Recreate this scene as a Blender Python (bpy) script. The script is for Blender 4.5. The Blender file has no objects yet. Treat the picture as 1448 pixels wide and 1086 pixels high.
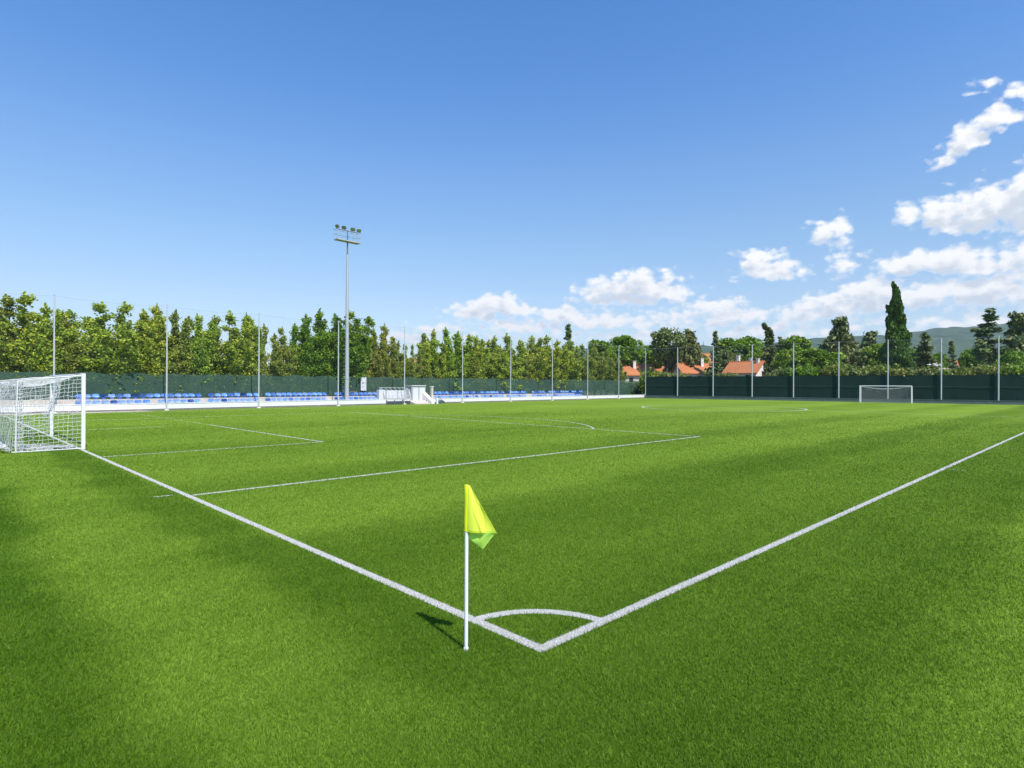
import bpy, bmesh, math, random
import numpy as np
from mathutils import Vector, Matrix

R = math.radians
rng = np.random.default_rng(7)
random.seed(7)
C = bpy.data.collections.new("place")
bpy.context.scene.collection.children.link(C)
sc = bpy.context.scene

# ------------------------------------------------------------------ camera
F = 847.5
CAM = Vector((-3.824, -3.539, 2.3))
ROT = (Matrix.Rotation(-R(44.334), 3, 'Z') @ Matrix.Rotation(R(90.064), 3, 'X') @ Matrix.Rotation(R(0.241), 3, 'Z'))

def ray(px, py):
    return ROT @ Vector(((px - 724) / F, -(py - 543) / F, -1.0))

def at(px, Z, py=544.0):
    """point of the ground plan seen in direction px at depth Z"""
    p = CAM + ray(px, py) * Z
    return Vector((p.x, p.y, 0.0))

def hz(px, py, Z):
    return (CAM + ray(px, py) * Z).z

def gp(px, py, z=0.0):
    r = ray(px, py)
    t = (z - CAM.z) / r.z
    return CAM + r * t

def on_line(px, P0, d):
    """where the plan line P0 + s d is met by direction px; returns s and depth"""
    r = ray(px, 544.0)
    a = np.array([[r.x, -d.x], [r.y, -d.y]])
    b = np.array([P0.x - CAM.x, P0.y - CAM.y])
    t, s = np.linalg.solve(a, b)
    return float(s), float(t)

# ------------------------------------------------------------------ helpers
def tag(o, label=None, cat=None, group=None, kind=None):
    if label: o['label'] = label
    if cat: o['category'] = cat
    if group: o['group'] = group
    if kind: o['kind'] = kind
    return o

def empty(name, loc=(0, 0, 0), rz=0.0):
    o = bpy.data.objects.new(name, None)
    o.location = loc
    o.rotation_euler = (0, 0, rz)
    C.objects.link(o)
    return o

def np_mesh(name, verts, faces_n, idx, mat, parent=None, smooth=False):
    """verts (N,3); idx flat loop indices; every face has faces_n corners"""
    me = bpy.data.meshes.new(name)
    verts = np.asarray(verts, dtype=np.float32)
    idx = np.asarray(idx, dtype=np.int32).ravel()
    nf = len(idx) // faces_n
    me.vertices.add(len(verts))
    me.vertices.foreach_set("co", verts.ravel())
    me.loops.add(len(idx))
    me.loops.foreach_set("vertex_index", idx)
    me.polygons.add(nf)
    me.polygons.foreach_set("loop_start", np.arange(nf, dtype=np.int32) * faces_n)
    if smooth:
        me.polygons.foreach_set("use_smooth", np.ones(nf, dtype=bool))
    me.update(calc_edges=True)
    me.materials.append(mat)
    o = bpy.data.objects.new(name, me)
    C.objects.link(o)
    if parent: o.parent = parent
    return o

class MB:
    def __init__(self):
        self.v = []; self.f = []
    def add(self, vs, fs):
        n = len(self.v)
        self.v.extend([tuple(p) for p in vs])
        self.f.extend([tuple(i + n for i in f) for f in fs])
    def box(self, c, s, rz=0.0, taper=1.0):
        x, y, z = s[0] / 2, s[1] / 2, s[2] / 2
        co, si = math.cos(rz), math.sin(rz)
        vs = []
        for dz, k in ((-z, 1.0), (z, taper)):
            for dx, dy in ((-x, -y), (x, -y), (x, y), (-x, y)):
                dx *= k; dy *= k
                vs.append((c[0] + dx * co - dy * si, c[1] + dx * si + dy * co, c[2] + dz))
        self.add(vs, [(3, 2, 1, 0), (4, 5, 6, 7), (0, 1, 5, 4), (1, 2, 6, 5), (2, 3, 7, 6), (3, 0, 4, 7)])
    def obox(self, o, ex, ey, ez):
        """box from corner o along three edge vectors"""
        o, ex, ey, ez = map(Vector, (o, ex, ey, ez))
        vs = [o, o + ex, o + ex + ey, o + ey, o + ez, o + ex + ez, o + ex + ey + ez, o + ey + ez]
        fs = [(3, 2, 1, 0), (4, 5, 6, 7), (0, 1, 5, 4), (1, 2, 6, 5), (2, 3, 7, 6), (3, 0, 4, 7)]
        if ex.cross(ey).dot(ez) < 0: fs = [f[::-1] for f in fs]
        self.add(vs, fs)
    def tube(self, pts, rad, n=6, cap=True):
        pts = [Vector(p) for p in pts]
        m = len(pts)
        rs = rad if hasattr(rad, '__len__') else [rad] * m
        vs = []; fs = []
        prev = None
        for i, p in enumerate(pts):
            t = (pts[min(i + 1, m - 1)] - pts[max(i - 1, 0)])
            if t.length < 1e-9: t = Vector((0, 0, 1))
            t.normalize()
            ref = Vector((0, 0, 1)) if abs(t.z) < .9 else Vector((1, 0, 0))
            if prev is not None:
                a = prev - t * prev.dot(t)
                a = a.normalized() if a.length > 1e-6 else t.cross(ref).normalized()
            else:
                a = t.cross(ref).normalized()
            prev = a
            b = t.cross(a)
            for k in range(n):
                w = 2 * math.pi * k / n
                vs.append(p + (a * math.cos(w) + b * math.sin(w)) * rs[i])
        for i in range(m - 1):
            for k in range(n):
                k2 = (k + 1) % n
                fs.append((i * n + k, i * n + k2, (i + 1) * n + k2, (i + 1) * n + k))
        if cap:
            fs.append(tuple(range(n - 1, -1, -1)))
            fs.append(tuple((m - 1) * n + k for k in range(n)))
        self.add(vs, fs)
    def prism(self, poly, ext):
        """polygon (3D points) extruded by vector ext"""
        ext = Vector(ext); poly = [Vector(p) for p in poly]; n = len(poly)
        self.add(poly + [p + ext for p in poly],
                 [tuple(range(n - 1, -1, -1)), tuple(range(n, 2 * n))] +
                 [(i, (i + 1) % n, n + (i + 1) % n, n + i) for i in range(n)])
    def build(self, name, mat, parent=None, smooth=False, bevel=0.0):
        me = bpy.data.meshes.new(name)
        me.from_pydata(self.v, [], self.f)
        bm = bmesh.new(); bm.from_mesh(me)
        bmesh.ops.recalc_face_normals(bm, faces=bm.faces)
        bm.to_mesh(me); bm.free()
        if smooth:
            me.polygons.foreach_set("use_smooth", np.ones(len(me.polygons), dtype=bool))
            me.set_sharp_from_angle(angle=R(40))
        me.materials.append(mat)
        o = bpy.data.objects.new(name, me)
        C.objects.link(o)
        if parent: o.parent = parent
        if bevel:
            b = o.modifiers.new("bevel", 'BEVEL'); b.width = bevel; b.segments = 2; b.limit_method = 'ANGLE'
        return o

def copy_tree(o, parent=None):
    c = o.copy(); C.objects.link(c)
    if parent: c.parent = parent
    for ch in list(o.children): copy_tree(ch, c)
    return c

ONES = "zeroth first second third fourth fifth sixth seventh eighth ninth tenth eleventh twelfth thirteenth fourteenth fifteenth sixteenth seventeenth eighteenth nineteenth".split()
def ordinal(n):
    if n < 20: return ONES[n]
    t = {2: 'twent', 3: 'thirt', 4: 'fort'}[n // 10]
    return t + 'ieth' if n % 10 == 0 else t + 'y-' + ONES[n % 10]

# ------------------------------------------------------------------ materials
def new_mat(name):
    m = bpy.data.materials.new(name); m.use_nodes = True
    nt = m.node_tree; nt.nodes.clear()
    out = nt.nodes.new('ShaderNodeOutputMaterial')
    return m, nt, out

def N(nt, t, **kw):
    n = nt.nodes.new(t)
    for k, v in kw.items():
        if k.startswith('i_'):
            key = k[2:]
            key = int(key) if key.isdigit() else key.replace('_', ' ')
            n.inputs[key].default_value = v
        else: setattr(n, k, v)
    return n

def simple(name, col, rough=0.6, var=0.12, scale=3.0, metal=0.0, bump=0.0, bscale=30.0, spec=0.5, stretch=None, dirt=None):
    """a painted / concrete / metal surface with uneven colour and a little relief"""
    m, nt, out = new_mat(name); L = nt.links.new
    p = N(nt, 'ShaderNodeBsdfPrincipled')
    p.inputs['Roughness'].default_value = rough; p.inputs['Metallic'].default_value = metal
    p.inputs['Specular IOR Level'].default_value = spec
    tc = N(nt, 'ShaderNodeTexCoord')
    src = tc.outputs['Object']
    if stretch:
        mp = N(nt, 'ShaderNodeMapping'); mp.inputs['Scale'].default_value = stretch
        L(src, mp.inputs['Vector']); src = mp.outputs['Vector']
    nz = N(nt, 'ShaderNodeTexNoise', i_Scale=scale, i_Detail=6.0, i_Roughness=0.65)
    L(src, nz.inputs['Vector'])
    a = tuple(c * (1 - var) for c in col) + (1,); b = tuple(min(1, c * (1 + var)) for c in col) + (1,)
    cr = N(nt, 'ShaderNodeValToRGB')
    cr.color_ramp.elements[0].position = .3; cr.color_ramp.elements[0].color = a
    cr.color_ramp.elements[1].position = .7; cr.color_ramp.elements[1].color = b
    L(nz.outputs['Fac'], cr.inputs['Fac'])
    colout = cr.outputs['Color']
    if dirt:
        n2 = N(nt, 'ShaderNodeTexNoise', i_Scale=scale * .45, i_Detail=8.0, i_Roughness=0.75)
        L(src, n2.inputs['Vector'])
        mr = N(nt, 'ShaderNodeMapRange'); mr.inputs['From Min'].default_value = .52; mr.inputs['From Max'].default_value = .72
        mr.inputs['To Max'].default_value = dirt[3]
        L(n2.outputs['Fac'], mr.inputs['Value'])
        mx = N(nt, 'ShaderNodeMix', data_type='RGBA'); mx.inputs['B'].default_value = (*dirt[:3], 1)
        L(mr.outputs['Result'], mx.inputs['Factor']); L(colout, mx.inputs['A']); colout = mx.outputs['Result']
    L(colout, p.inputs['Base Color'])
    if bump:
        n3 = N(nt, 'ShaderNodeTexNoise', i_Scale=bscale, i_Detail=5.0)
        L(tc.outputs['Object'], n3.inputs['Vector'])
        bp = N(nt, 'ShaderNodeBump', i_Strength=bump, i_Distance=0.02)
        L(n3.outputs['Fac'], bp.inputs['Height']); L(bp.outputs['Normal'], p.inputs['Normal'])
    L(p.outputs['BSDF'], out.inputs['Surface'])
    return m

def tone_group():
    """light and dark of the brushed turf pile put into its colour: strips along the lines plus soft uneven patches, 0 dark .. 1 light"""
    g = bpy.data.node_groups.new("painted_pile_tone", 'ShaderNodeTree')
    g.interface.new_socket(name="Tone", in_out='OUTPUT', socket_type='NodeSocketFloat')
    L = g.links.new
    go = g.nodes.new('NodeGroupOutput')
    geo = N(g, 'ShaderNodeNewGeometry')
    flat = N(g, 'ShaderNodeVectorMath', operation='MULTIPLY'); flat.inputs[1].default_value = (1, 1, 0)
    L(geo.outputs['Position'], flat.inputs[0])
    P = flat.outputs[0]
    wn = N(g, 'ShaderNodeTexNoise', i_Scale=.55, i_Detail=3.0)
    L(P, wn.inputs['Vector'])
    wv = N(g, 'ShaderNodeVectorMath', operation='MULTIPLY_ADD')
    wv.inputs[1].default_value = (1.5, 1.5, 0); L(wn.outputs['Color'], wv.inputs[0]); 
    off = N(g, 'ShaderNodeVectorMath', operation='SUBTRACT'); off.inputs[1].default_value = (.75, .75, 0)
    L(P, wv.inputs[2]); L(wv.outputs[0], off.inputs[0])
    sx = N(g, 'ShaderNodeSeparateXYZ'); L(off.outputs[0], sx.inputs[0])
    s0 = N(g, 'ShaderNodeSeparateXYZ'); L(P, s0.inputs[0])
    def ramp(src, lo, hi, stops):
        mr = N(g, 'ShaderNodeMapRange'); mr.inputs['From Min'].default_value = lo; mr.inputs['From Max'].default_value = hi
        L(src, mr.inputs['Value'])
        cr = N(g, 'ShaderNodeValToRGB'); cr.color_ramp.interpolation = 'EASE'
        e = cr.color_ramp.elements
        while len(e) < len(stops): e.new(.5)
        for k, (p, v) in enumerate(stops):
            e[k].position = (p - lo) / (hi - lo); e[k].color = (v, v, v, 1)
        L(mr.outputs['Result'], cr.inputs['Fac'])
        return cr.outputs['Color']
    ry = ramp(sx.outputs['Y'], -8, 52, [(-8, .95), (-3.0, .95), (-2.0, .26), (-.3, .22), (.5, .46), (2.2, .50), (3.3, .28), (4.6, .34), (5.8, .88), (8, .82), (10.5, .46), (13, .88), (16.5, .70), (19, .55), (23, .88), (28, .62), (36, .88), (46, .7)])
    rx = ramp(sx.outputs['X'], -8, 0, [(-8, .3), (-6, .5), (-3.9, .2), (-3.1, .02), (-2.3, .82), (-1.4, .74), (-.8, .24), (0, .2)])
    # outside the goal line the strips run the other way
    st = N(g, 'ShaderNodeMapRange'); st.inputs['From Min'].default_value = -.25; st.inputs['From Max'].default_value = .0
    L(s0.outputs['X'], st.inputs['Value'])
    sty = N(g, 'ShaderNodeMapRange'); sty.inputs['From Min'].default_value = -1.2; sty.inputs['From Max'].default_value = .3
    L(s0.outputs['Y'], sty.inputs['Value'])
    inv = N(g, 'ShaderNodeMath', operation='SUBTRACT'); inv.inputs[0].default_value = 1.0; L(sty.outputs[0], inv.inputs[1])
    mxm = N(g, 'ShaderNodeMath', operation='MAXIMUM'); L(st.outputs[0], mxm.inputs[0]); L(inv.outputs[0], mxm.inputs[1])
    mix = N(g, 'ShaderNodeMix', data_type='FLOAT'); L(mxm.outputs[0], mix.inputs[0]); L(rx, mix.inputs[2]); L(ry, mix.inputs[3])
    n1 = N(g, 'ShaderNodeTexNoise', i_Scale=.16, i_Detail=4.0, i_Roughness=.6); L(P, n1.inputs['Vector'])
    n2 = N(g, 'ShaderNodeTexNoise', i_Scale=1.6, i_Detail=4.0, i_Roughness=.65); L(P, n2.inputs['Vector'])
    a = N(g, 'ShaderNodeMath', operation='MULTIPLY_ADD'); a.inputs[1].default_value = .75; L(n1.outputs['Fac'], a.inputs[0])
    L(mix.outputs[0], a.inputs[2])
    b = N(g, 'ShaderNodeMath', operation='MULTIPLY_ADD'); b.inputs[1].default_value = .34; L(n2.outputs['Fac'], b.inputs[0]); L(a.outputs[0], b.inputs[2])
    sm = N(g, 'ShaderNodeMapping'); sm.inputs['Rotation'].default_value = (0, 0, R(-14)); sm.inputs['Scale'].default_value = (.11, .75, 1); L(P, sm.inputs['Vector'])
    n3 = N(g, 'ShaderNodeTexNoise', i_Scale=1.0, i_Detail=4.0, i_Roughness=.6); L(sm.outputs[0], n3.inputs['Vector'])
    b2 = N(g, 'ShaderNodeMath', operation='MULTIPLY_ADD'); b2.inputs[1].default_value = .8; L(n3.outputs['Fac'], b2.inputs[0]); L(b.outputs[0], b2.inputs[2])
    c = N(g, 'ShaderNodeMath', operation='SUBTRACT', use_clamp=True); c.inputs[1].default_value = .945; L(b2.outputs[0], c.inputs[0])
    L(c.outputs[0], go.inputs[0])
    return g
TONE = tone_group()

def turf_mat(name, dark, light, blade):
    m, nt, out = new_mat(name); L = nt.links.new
    tg = N(nt, 'ShaderNodeGroup'); tg.node_tree = TONE  # painted light and dark of the pile picks the base colour
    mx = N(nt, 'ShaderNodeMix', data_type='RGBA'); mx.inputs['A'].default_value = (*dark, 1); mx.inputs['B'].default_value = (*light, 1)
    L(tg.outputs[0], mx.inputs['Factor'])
    p = N(nt, 'ShaderNodeBsdfPrincipled'); p.inputs['Roughness'].default_value = .55 if blade else .9
    p.inputs['Specular IOR Level'].default_value = .18 if blade else .05
    if blade:
        geo = N(nt, 'ShaderNodeNewGeometry')
        cr = N(nt, 'ShaderNodeValToRGB'); e = cr.color_ramp.elements
        e[0].color = (.55, .60, .5, 1); e[1].color = (1.75, 1.5, 2.6, 1)
        e.new(.55).color = (.95, .96, .9, 1); e.new(.9).color = (1.2, 1.16, 1.2, 1)
        L(geo.outputs['Random Per Island'], cr.inputs['Fac'])
        mu = N(nt, 'ShaderNodeMix', data_type='RGBA', blend_type='MULTIPLY'); mu.inputs['Factor'].default_value = 1
        L(mx.outputs['Result'], mu.inputs['A']); L(cr.outputs['Color'], mu.inputs['B'])
        L(mu.outputs['Result'], p.inputs['Base Color'])
        tr = N(nt, 'ShaderNodeBsdfTranslucent'); L(mu.outputs['Result'], tr.inputs['Color'])
        ms = N(nt, 'ShaderNodeMixShader'); ms.inputs[0].default_value = .3
        L(p.outputs[0], ms.inputs[1]); L(tr.outputs[0], ms.inputs[2]); L(ms.outputs[0], out.inputs['Surface'])
    else:
        geo = N(nt, 'ShaderNodeNewGeometry')
        n1 = N(nt, 'ShaderNodeTexNoise', i_Scale=9.0, i_Detail=6.0, i_Roughness=.7); L(geo.outputs['Position'], n1.inputs['Vector'])
        cr = N(nt, 'ShaderNodeValToRGB'); e = cr.color_ramp.elements
        e[0].position = .3; e[0].color = (.72, .75, .7, 1); e[1].position = .72; e[1].color = (1.25, 1.22, 1.25, 1)
        L(n1.outputs['Fac'], cr.inputs['Fac'])
        mu = N(nt, 'ShaderNodeMix', data_type='RGBA', blend_type='MULTIPLY'); mu.inputs['Factor'].default_value = 1
        L(mx.outputs['Result'], mu.inputs['A']); L(cr.outputs['Color'], mu.inputs['B'])
        L(mu.outputs['Result'], p.inputs['Base Color'])
        n3 = N(nt, 'ShaderNodeTexNoise', i_Scale=40.0, i_Detail=3.0); L(geo.outputs['Position'], n3.inputs['Vector'])
        bp = N(nt, 'ShaderNodeBump', i_Strength=.6, i_Distance=.03); L(n3.outputs['Fac'], bp.inputs['Height']); L(bp.outputs[0], p.inputs['Normal'])
        L(p.outputs[0], out.inputs['Surface'])
    return m

def leaf_mat(name, cols, trans=.3, hue_var=.022):
    """leaf colours picked per leaf from a short ramp, shifted a little per tree"""
    m, nt, out = new_mat(name); L = nt.links.new
    geo = N(nt, 'ShaderNodeNewGeometry'); oi = N(nt, 'ShaderNodeObjectInfo')
    cr = N(nt, 'ShaderNodeValToRGB'); e = cr.color_ramp.elements
    while len(e) < len(cols): e.new(.5)
    for k, c in enumerate(cols):
        e[k].position = k / (len(cols) - 1); e[k].color = (*c, 1)
    tc = N(nt, 'ShaderNodeTexCoord')
    nz = N(nt, 'ShaderNodeTexNoise', i_Scale=.9, i_Detail=2.0); L(tc.outputs['Object'], nz.inputs['Vector'])
    a = N(nt, 'ShaderNodeMath', operation='MULTIPLY_ADD', use_clamp=True); a.inputs[1].default_value = .55; 
    L(geo.outputs['Random Per Island'], a.inputs[0])
    s = N(nt, 'ShaderNodeMapRange'); s.inputs['From Min'].default_value = .3; s.inputs['From Max'].default_value = .7; s.inputs['To Max'].default_value = .45
    L(nz.outputs['Fac'], s.inputs['Value']); L(s.outputs[0], a.inputs[2]); L(a.outputs[0], cr.inputs['Fac'])
    hs = N(nt, 'ShaderNodeHueSaturation')
    h = N(nt, 'ShaderNodeMapRange'); h.inputs['To Min'].default_value = .5 - hue_var; h.inputs['To Max'].default_value = .5 + hue_var * .5
    L(oi.outputs['Random'], h.inputs['Value']); L(h.outputs[0], hs.inputs['Hue']); L(cr.outputs['Color'], hs.inputs['Color'])
    p = N(nt, 'ShaderNodeBsdfPrincipled'); p.inputs['Roughness'].default_value = .5; p.inputs['Specular IOR Level'].default_value = .3
    L(hs.outputs[0], p.inputs['Base Color'])
    tr = N(nt, 'ShaderNodeBsdfTranslucent'); L(hs.outputs[0], tr.inputs['Color'])
    ms = N(nt, 'ShaderNodeMixShader'); ms.inputs[0].default_value = trans
    L(p.outputs[0], ms.inputs[1]); L(tr.outputs[0], ms.inputs[2]); L(ms.outputs[0], out.inputs['Surface'])
    return m

def mesh_cloth(name, col, alpha, dv=.12):
    m, nt, out = new_mat(name); L = nt.links.new
    tc = N(nt, 'ShaderNodeTexCoord')
    nz = N(nt, 'ShaderNodeTexNoise', i_Scale=.6, i_Detail=5.0); L(tc.outputs['Object'], nz.inputs['Vector'])
    mr = N(nt, 'ShaderNodeMapRange'); mr.inputs['To Min'].default_value = max(0, alpha - dv); mr.inputs['To Max'].default_value = min(1, alpha + dv)
    mr.inputs['From Min'].default_value = .3; mr.inputs['From Max'].default_value = .7
    L(nz.outputs['Fac'], mr.inputs['Value'])
    d = N(nt, 'ShaderNodeBsdfPrincipled'); d.inputs['Base Color'].default_value = (*col, 1); d.inputs['Roughness'].default_value = .8
    d.inputs['Specular IOR Level'].default_value = .2
    t = N(nt, 'ShaderNodeBsdfTransparent')
    ms = N(nt, 'ShaderNodeMixShader'); L(mr.outputs[0], ms.inputs[0]); L(t.outputs[0], ms.inputs[1]); L(d.outputs[0], ms.inputs[2])
    L(ms.outputs[0], out.inputs['Surface'])
    return m

M = {}
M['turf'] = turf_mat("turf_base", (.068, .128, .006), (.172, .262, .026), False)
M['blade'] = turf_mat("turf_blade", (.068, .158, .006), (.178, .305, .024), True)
M['ground'] = simple("dry_ground", (.13, .14, .055), .95, .35, .05)
M['line'] = simple("white_line_fibre", (.47, .463, .44), .9, .28, 55, bump=.5, bscale=90, spec=.1, dirt=(.30, .34, .22, .45))
M['lineworn'] = simple("worn_line_fibre", (.50, .55, .40), .85, .3, 1.2)
M['white'] = simple("white_gloss_paint", (.70, .70, .71), .35, .03, 3)
M['netcord'] = simple("white_net_cord", (.62, .62, .63), .7, .05, 3)
M['netgrey'] = simple("grey_net_cord", (.42, .44, .45), .7, .05, 3)
M['pole'] = simple("pole_white", (.78, .78, .80), .35, .05, 6)
M['flag'] = None
M['wallw'] = simple("white_wall_paint", (.68, .675, .67), .8, .06, 1.4, bump=.2, dirt=(.45, .42, .38, .35), stretch=(1, 1, 2))
M['conc'] = simple("pale_concrete", (.52, .47, .41), .9, .14, 1.6, bump=.3, dirt=(.28, .24, .2, .5))
M['kerb'] = simple("dark_concrete", (.16, .15, .14), .9, .2, 2.0, dirt=(.4, .33, .28, .6))
M['lowwall'] = simple("grey_green_wall", (.10, .135, .135), .85, .15, 1.5, dirt=(.2, .22, .21, .5))
M['pathc'] = simple("pink_path_concrete", (.60, .52, .48), .9, .10, 1.2, dirt=(.4, .34, .3, .5))
M['seat'] = simple("blue_seat_plastic", (.15, .32, .74), .35, .10, 2)
M['seatpale'] = simple("faded_blue_seat_plastic", (.30, .46, .80), .4, .16, 2)
M['galv'] = simple("galvanised_steel", (.55, .57, .60), .45, .08, 4, metal=.35)
M['mast'] = simple("mast_steel", (.44, .46, .49), .45, .08, 4, metal=.3)
M['dsteel'] = simple("dark_steel", (.16, .17, .19), .5, .1, 4, metal=.3)
M['lamp'] = simple("floodlight_body", (.13, .17, .12), .5, .15, 8)
M['lens'] = simple("floodlight_glass", (.20, .26, .16), .15, .1, 8)
M['deck'] = simple("platform_grating", (.40, .40, .40), .8, .2, 5)
M['screen'] = simple("green_windscreen", (.005, .026, .020), .75, .22, .9, spec=.25, stretch=(1, 1, .4))
M['seam'] = simple("screen_seam", (.02, .055, .046), .8, .1, 2)
M['meshgreen'] = mesh_cloth("green_shade_mesh", (.045, .092, .068), .75, .05)
M['net'] = mesh_cloth("thin_ball_net", (.16, .20, .19), .030, .012)
M['cable'] = simple("net_cable", (.36, .40, .42), .6, .05, 2)
M['bark'] = simple("brown_bark", (.085, .065, .045), .95, .3, 6, bump=.6, bscale=14)
M['barkpale'] = simple("pale_bark", (.20, .165, .12), .95, .3, 6, bump=.6, bscale=14)
M['row_a'] = leaf_mat("leaf_yellow_green", [(0.072, 0.122, 0.022), (0.207, 0.309, 0.031), (0.396, 0.505, 0.048), (0.539, 0.560, 0.077)], .3)
M['row_b'] = leaf_mat("leaf_olive_brown", [(0.065, 0.098, 0.026), (0.187, 0.252, 0.037), (0.332, 0.378, 0.054), (0.433, 0.424, 0.100)], .3)
M['row_c'] = leaf_mat("leaf_deep_green", [(0.034, 0.089, 0.015), (0.106, 0.223, 0.018), (0.211, 0.350, 0.023), (0.379, 0.485, 0.034)], .3)
M['round_l'] = leaf_mat("leaf_fresh_green", [(0.042, 0.101, 0.012), (0.098, 0.209, 0.014), (0.168, 0.297, 0.018), (0.238, 0.351, 0.024)], .3)
M['olive'] = leaf_mat("leaf_grey_olive", [(0.057, 0.078, 0.024), (0.122, 0.156, 0.046), (0.216, 0.258, 0.079), (0.273, 0.296, 0.106)], .2)
M['conif'] = leaf_mat("needle_dark_green", [(0.035, 0.069, 0.026), (0.086, 0.143, 0.047), (0.162, 0.216, 0.067), (0.259, 0.270, 0.084)], .15, .03)
M['cypr'] = leaf_mat("cypress_green", [(0.024, 0.060, 0.013), (0.054, 0.125, 0.019), (0.101, 0.193, 0.026), (0.160, 0.252, 0.037)], .15, .02)
M['hedge'] = leaf_mat("leaf_hedge", [(0.065, 0.095, 0.018), (0.156, 0.209, 0.026), (0.260, 0.311, 0.054), (0.364, 0.351, 0.108)], .3)
M['roof'] = None
M['plaster'] = simple("cream_plaster", (.66, .58, .47), .9, .08, .8, dirt=(.42, .36, .3, .4))
M['plasterw'] = simple("white_plaster", (.70, .68, .64), .9, .08, .8, dirt=(.42, .38, .33, .5))
M['brickp'] = simple("pink_brick", (.46, .27, .22), .9, .2, 1.5)
M['glass'] = simple("dark_window_glass", (.03, .035, .04), .1, .1, 2)
M['dark'] = simple("dark_board", (.045, .055, .065), .7, .2, 3)
M['panelw'] = simple("white_panel", (.56, .57, .58), .5, .05, 2)
M['tile'] = simple("mottled_stone", (.50, .47, .44), .8, .35, 9)
M['signtxt'] = simple("sign_print_grey", (.28, .27, .31), .7, .2, 8)
M['redcloth'] = simple("red_pink_cloth", (.55, .13, .13), .8, .2, 4)
M['pinkcloth'] = simple("pink_cloth", (.72, .36, .40), .8, .2, 4)
M['darkcloth'] = simple("navy_cloth", (.04, .045, .09), .8, .2, 4)
M['orange'] = simple("orange_plastic", (.62, .22, .08), .6, .2, 4)
M['skin'] = simple("skin", (.45, .27, .19), .6, .05, 6)

def roof_mat():
    m, nt, out = new_mat("terracotta_tiles"); L = nt.links.new
    tc = N(nt, 'ShaderNodeTexCoord')
    br = N(nt, 'ShaderNodeTexBrick'); br.inputs['Scale'].default_value = 1.0
    br.inputs['Color1'].default_value = (.52, .15, .040, 1); br.inputs['Color2'].default_value = (.40, .105, .030, 1); br.inputs['Mortar'].default_value = (.24, .075, .035, 1)
    br.inputs['Brick Width'].default_value = .3; br.inputs['Row Height'].default_value = .34; br.inputs['Mortar Size'].default_value = .03
    L(tc.outputs['Object'], br.inputs['Vector'])
    nz = N(nt, 'ShaderNodeTexNoise', i_Scale=.8, i_Detail=6.0); L(tc.outputs['Object'], nz.inputs['Vector'])
    mx = N(nt, 'ShaderNodeMix', data_type='RGBA'); mx.inputs['B'].default_value = (.50, .21, .085, 1)
    L(nz.outputs['Fac'], mx.inputs['Factor']); L(br.outputs['Color'], mx.inputs['A'])
    wv = N(nt, 'ShaderNodeTexWave', i_Scale=2.2); L(tc.outputs['Object'], wv.inputs['Vector'])
    bp = N(nt, 'ShaderNodeBump', i_Strength=.5, i_Distance=.08); L(wv.outputs['Fac'], bp.inputs['Height'])
    p = N(nt, 'ShaderNodeBsdfPrincipled'); p.inputs['Roughness'].default_value = .85
    L(mx.outputs['Result'], p.inputs['Base Color']); L(bp.outputs[0], p.inputs['Normal']); L(p.outputs[0], out.inputs['Surface'])
    return m
M['roof'] = roof_mat()

def flag_mat(name, col, trans):
    m, nt, out = new_mat(name); L = nt.links.new
    tc = N(nt, 'ShaderNodeTexCoord')
    wv = N(nt, 'ShaderNodeTexNoise', i_Scale=260.0, i_Detail=2.0); L(tc.outputs['Object'], wv.inputs['Vector'])
    bp = N(nt, 'ShaderNodeBump', i_Strength=.15, i_Distance=.002); L(wv.outputs['Fac'], bp.inputs['Height'])
    p = N(nt, 'ShaderNodeBsdfPrincipled'); p.inputs['Roughness'].default_value = .6; p.inputs['Base Color'].default_value = (*col, 1)
    p.inputs['Sheen Weight'].default_value = .1
    L(bp.outputs[0], p.inputs['Normal'])
    t = N(nt, 'ShaderNodeBsdfTranslucent'); t.inputs['Color'].default_value = (*col, 1)
    ms = N(nt, 'ShaderNodeMixShader'); ms.inputs[0].default_value = trans
    L(p.outputs[0], ms.inputs[1]); L(t.outputs[0], ms.inputs[2]); L(ms.outputs[0], out.inputs['Surface'])
    return m
M['flag'] = flag_mat("fluorescent_cloth", (.90, .98, .11), .38)
M['flagshade'] = flag_mat("fluorescent_cloth_shaded", (.66, .95, .17), .38)  # same cloth, with its shade and green see-through tint painted into the colour
M['flagsleeve'] = flag_mat("fluorescent_sleeve", (.72, .80, .012), .2)

# ------------------------------------------------------------------ layout of the far side
WA = at(76.7, 45.3); WB = at(912, 107.7)
WD = (WB - WA).normalized(); WNv = Vector((-WD.y, WD.x, 0))      # along the wall, and away from the pitch
FE = at(1412, 77.7)
FD = (FE - WB).normalized(); FN = Vector((-FD.y, FD.x, 0))        # along the end fence towards the near touchline, and beyond it
if FN.dot(Vector((1, 0, 0))) < 0: FN = -FN
WLEN = (WB - WA).length
def wall_pt(s, off=0.0, z=0.0):
    p = WA + WD * s + WNv * off
    return Vector((p.x, p.y, z))
def fence_pt(s, off=0.0, z=0.0):
    p = WB + FD * s + FN * off
    return Vector((p.x, p.y, z))
WS0 = -34.0      # where the wall starts, beyond the frame

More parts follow.
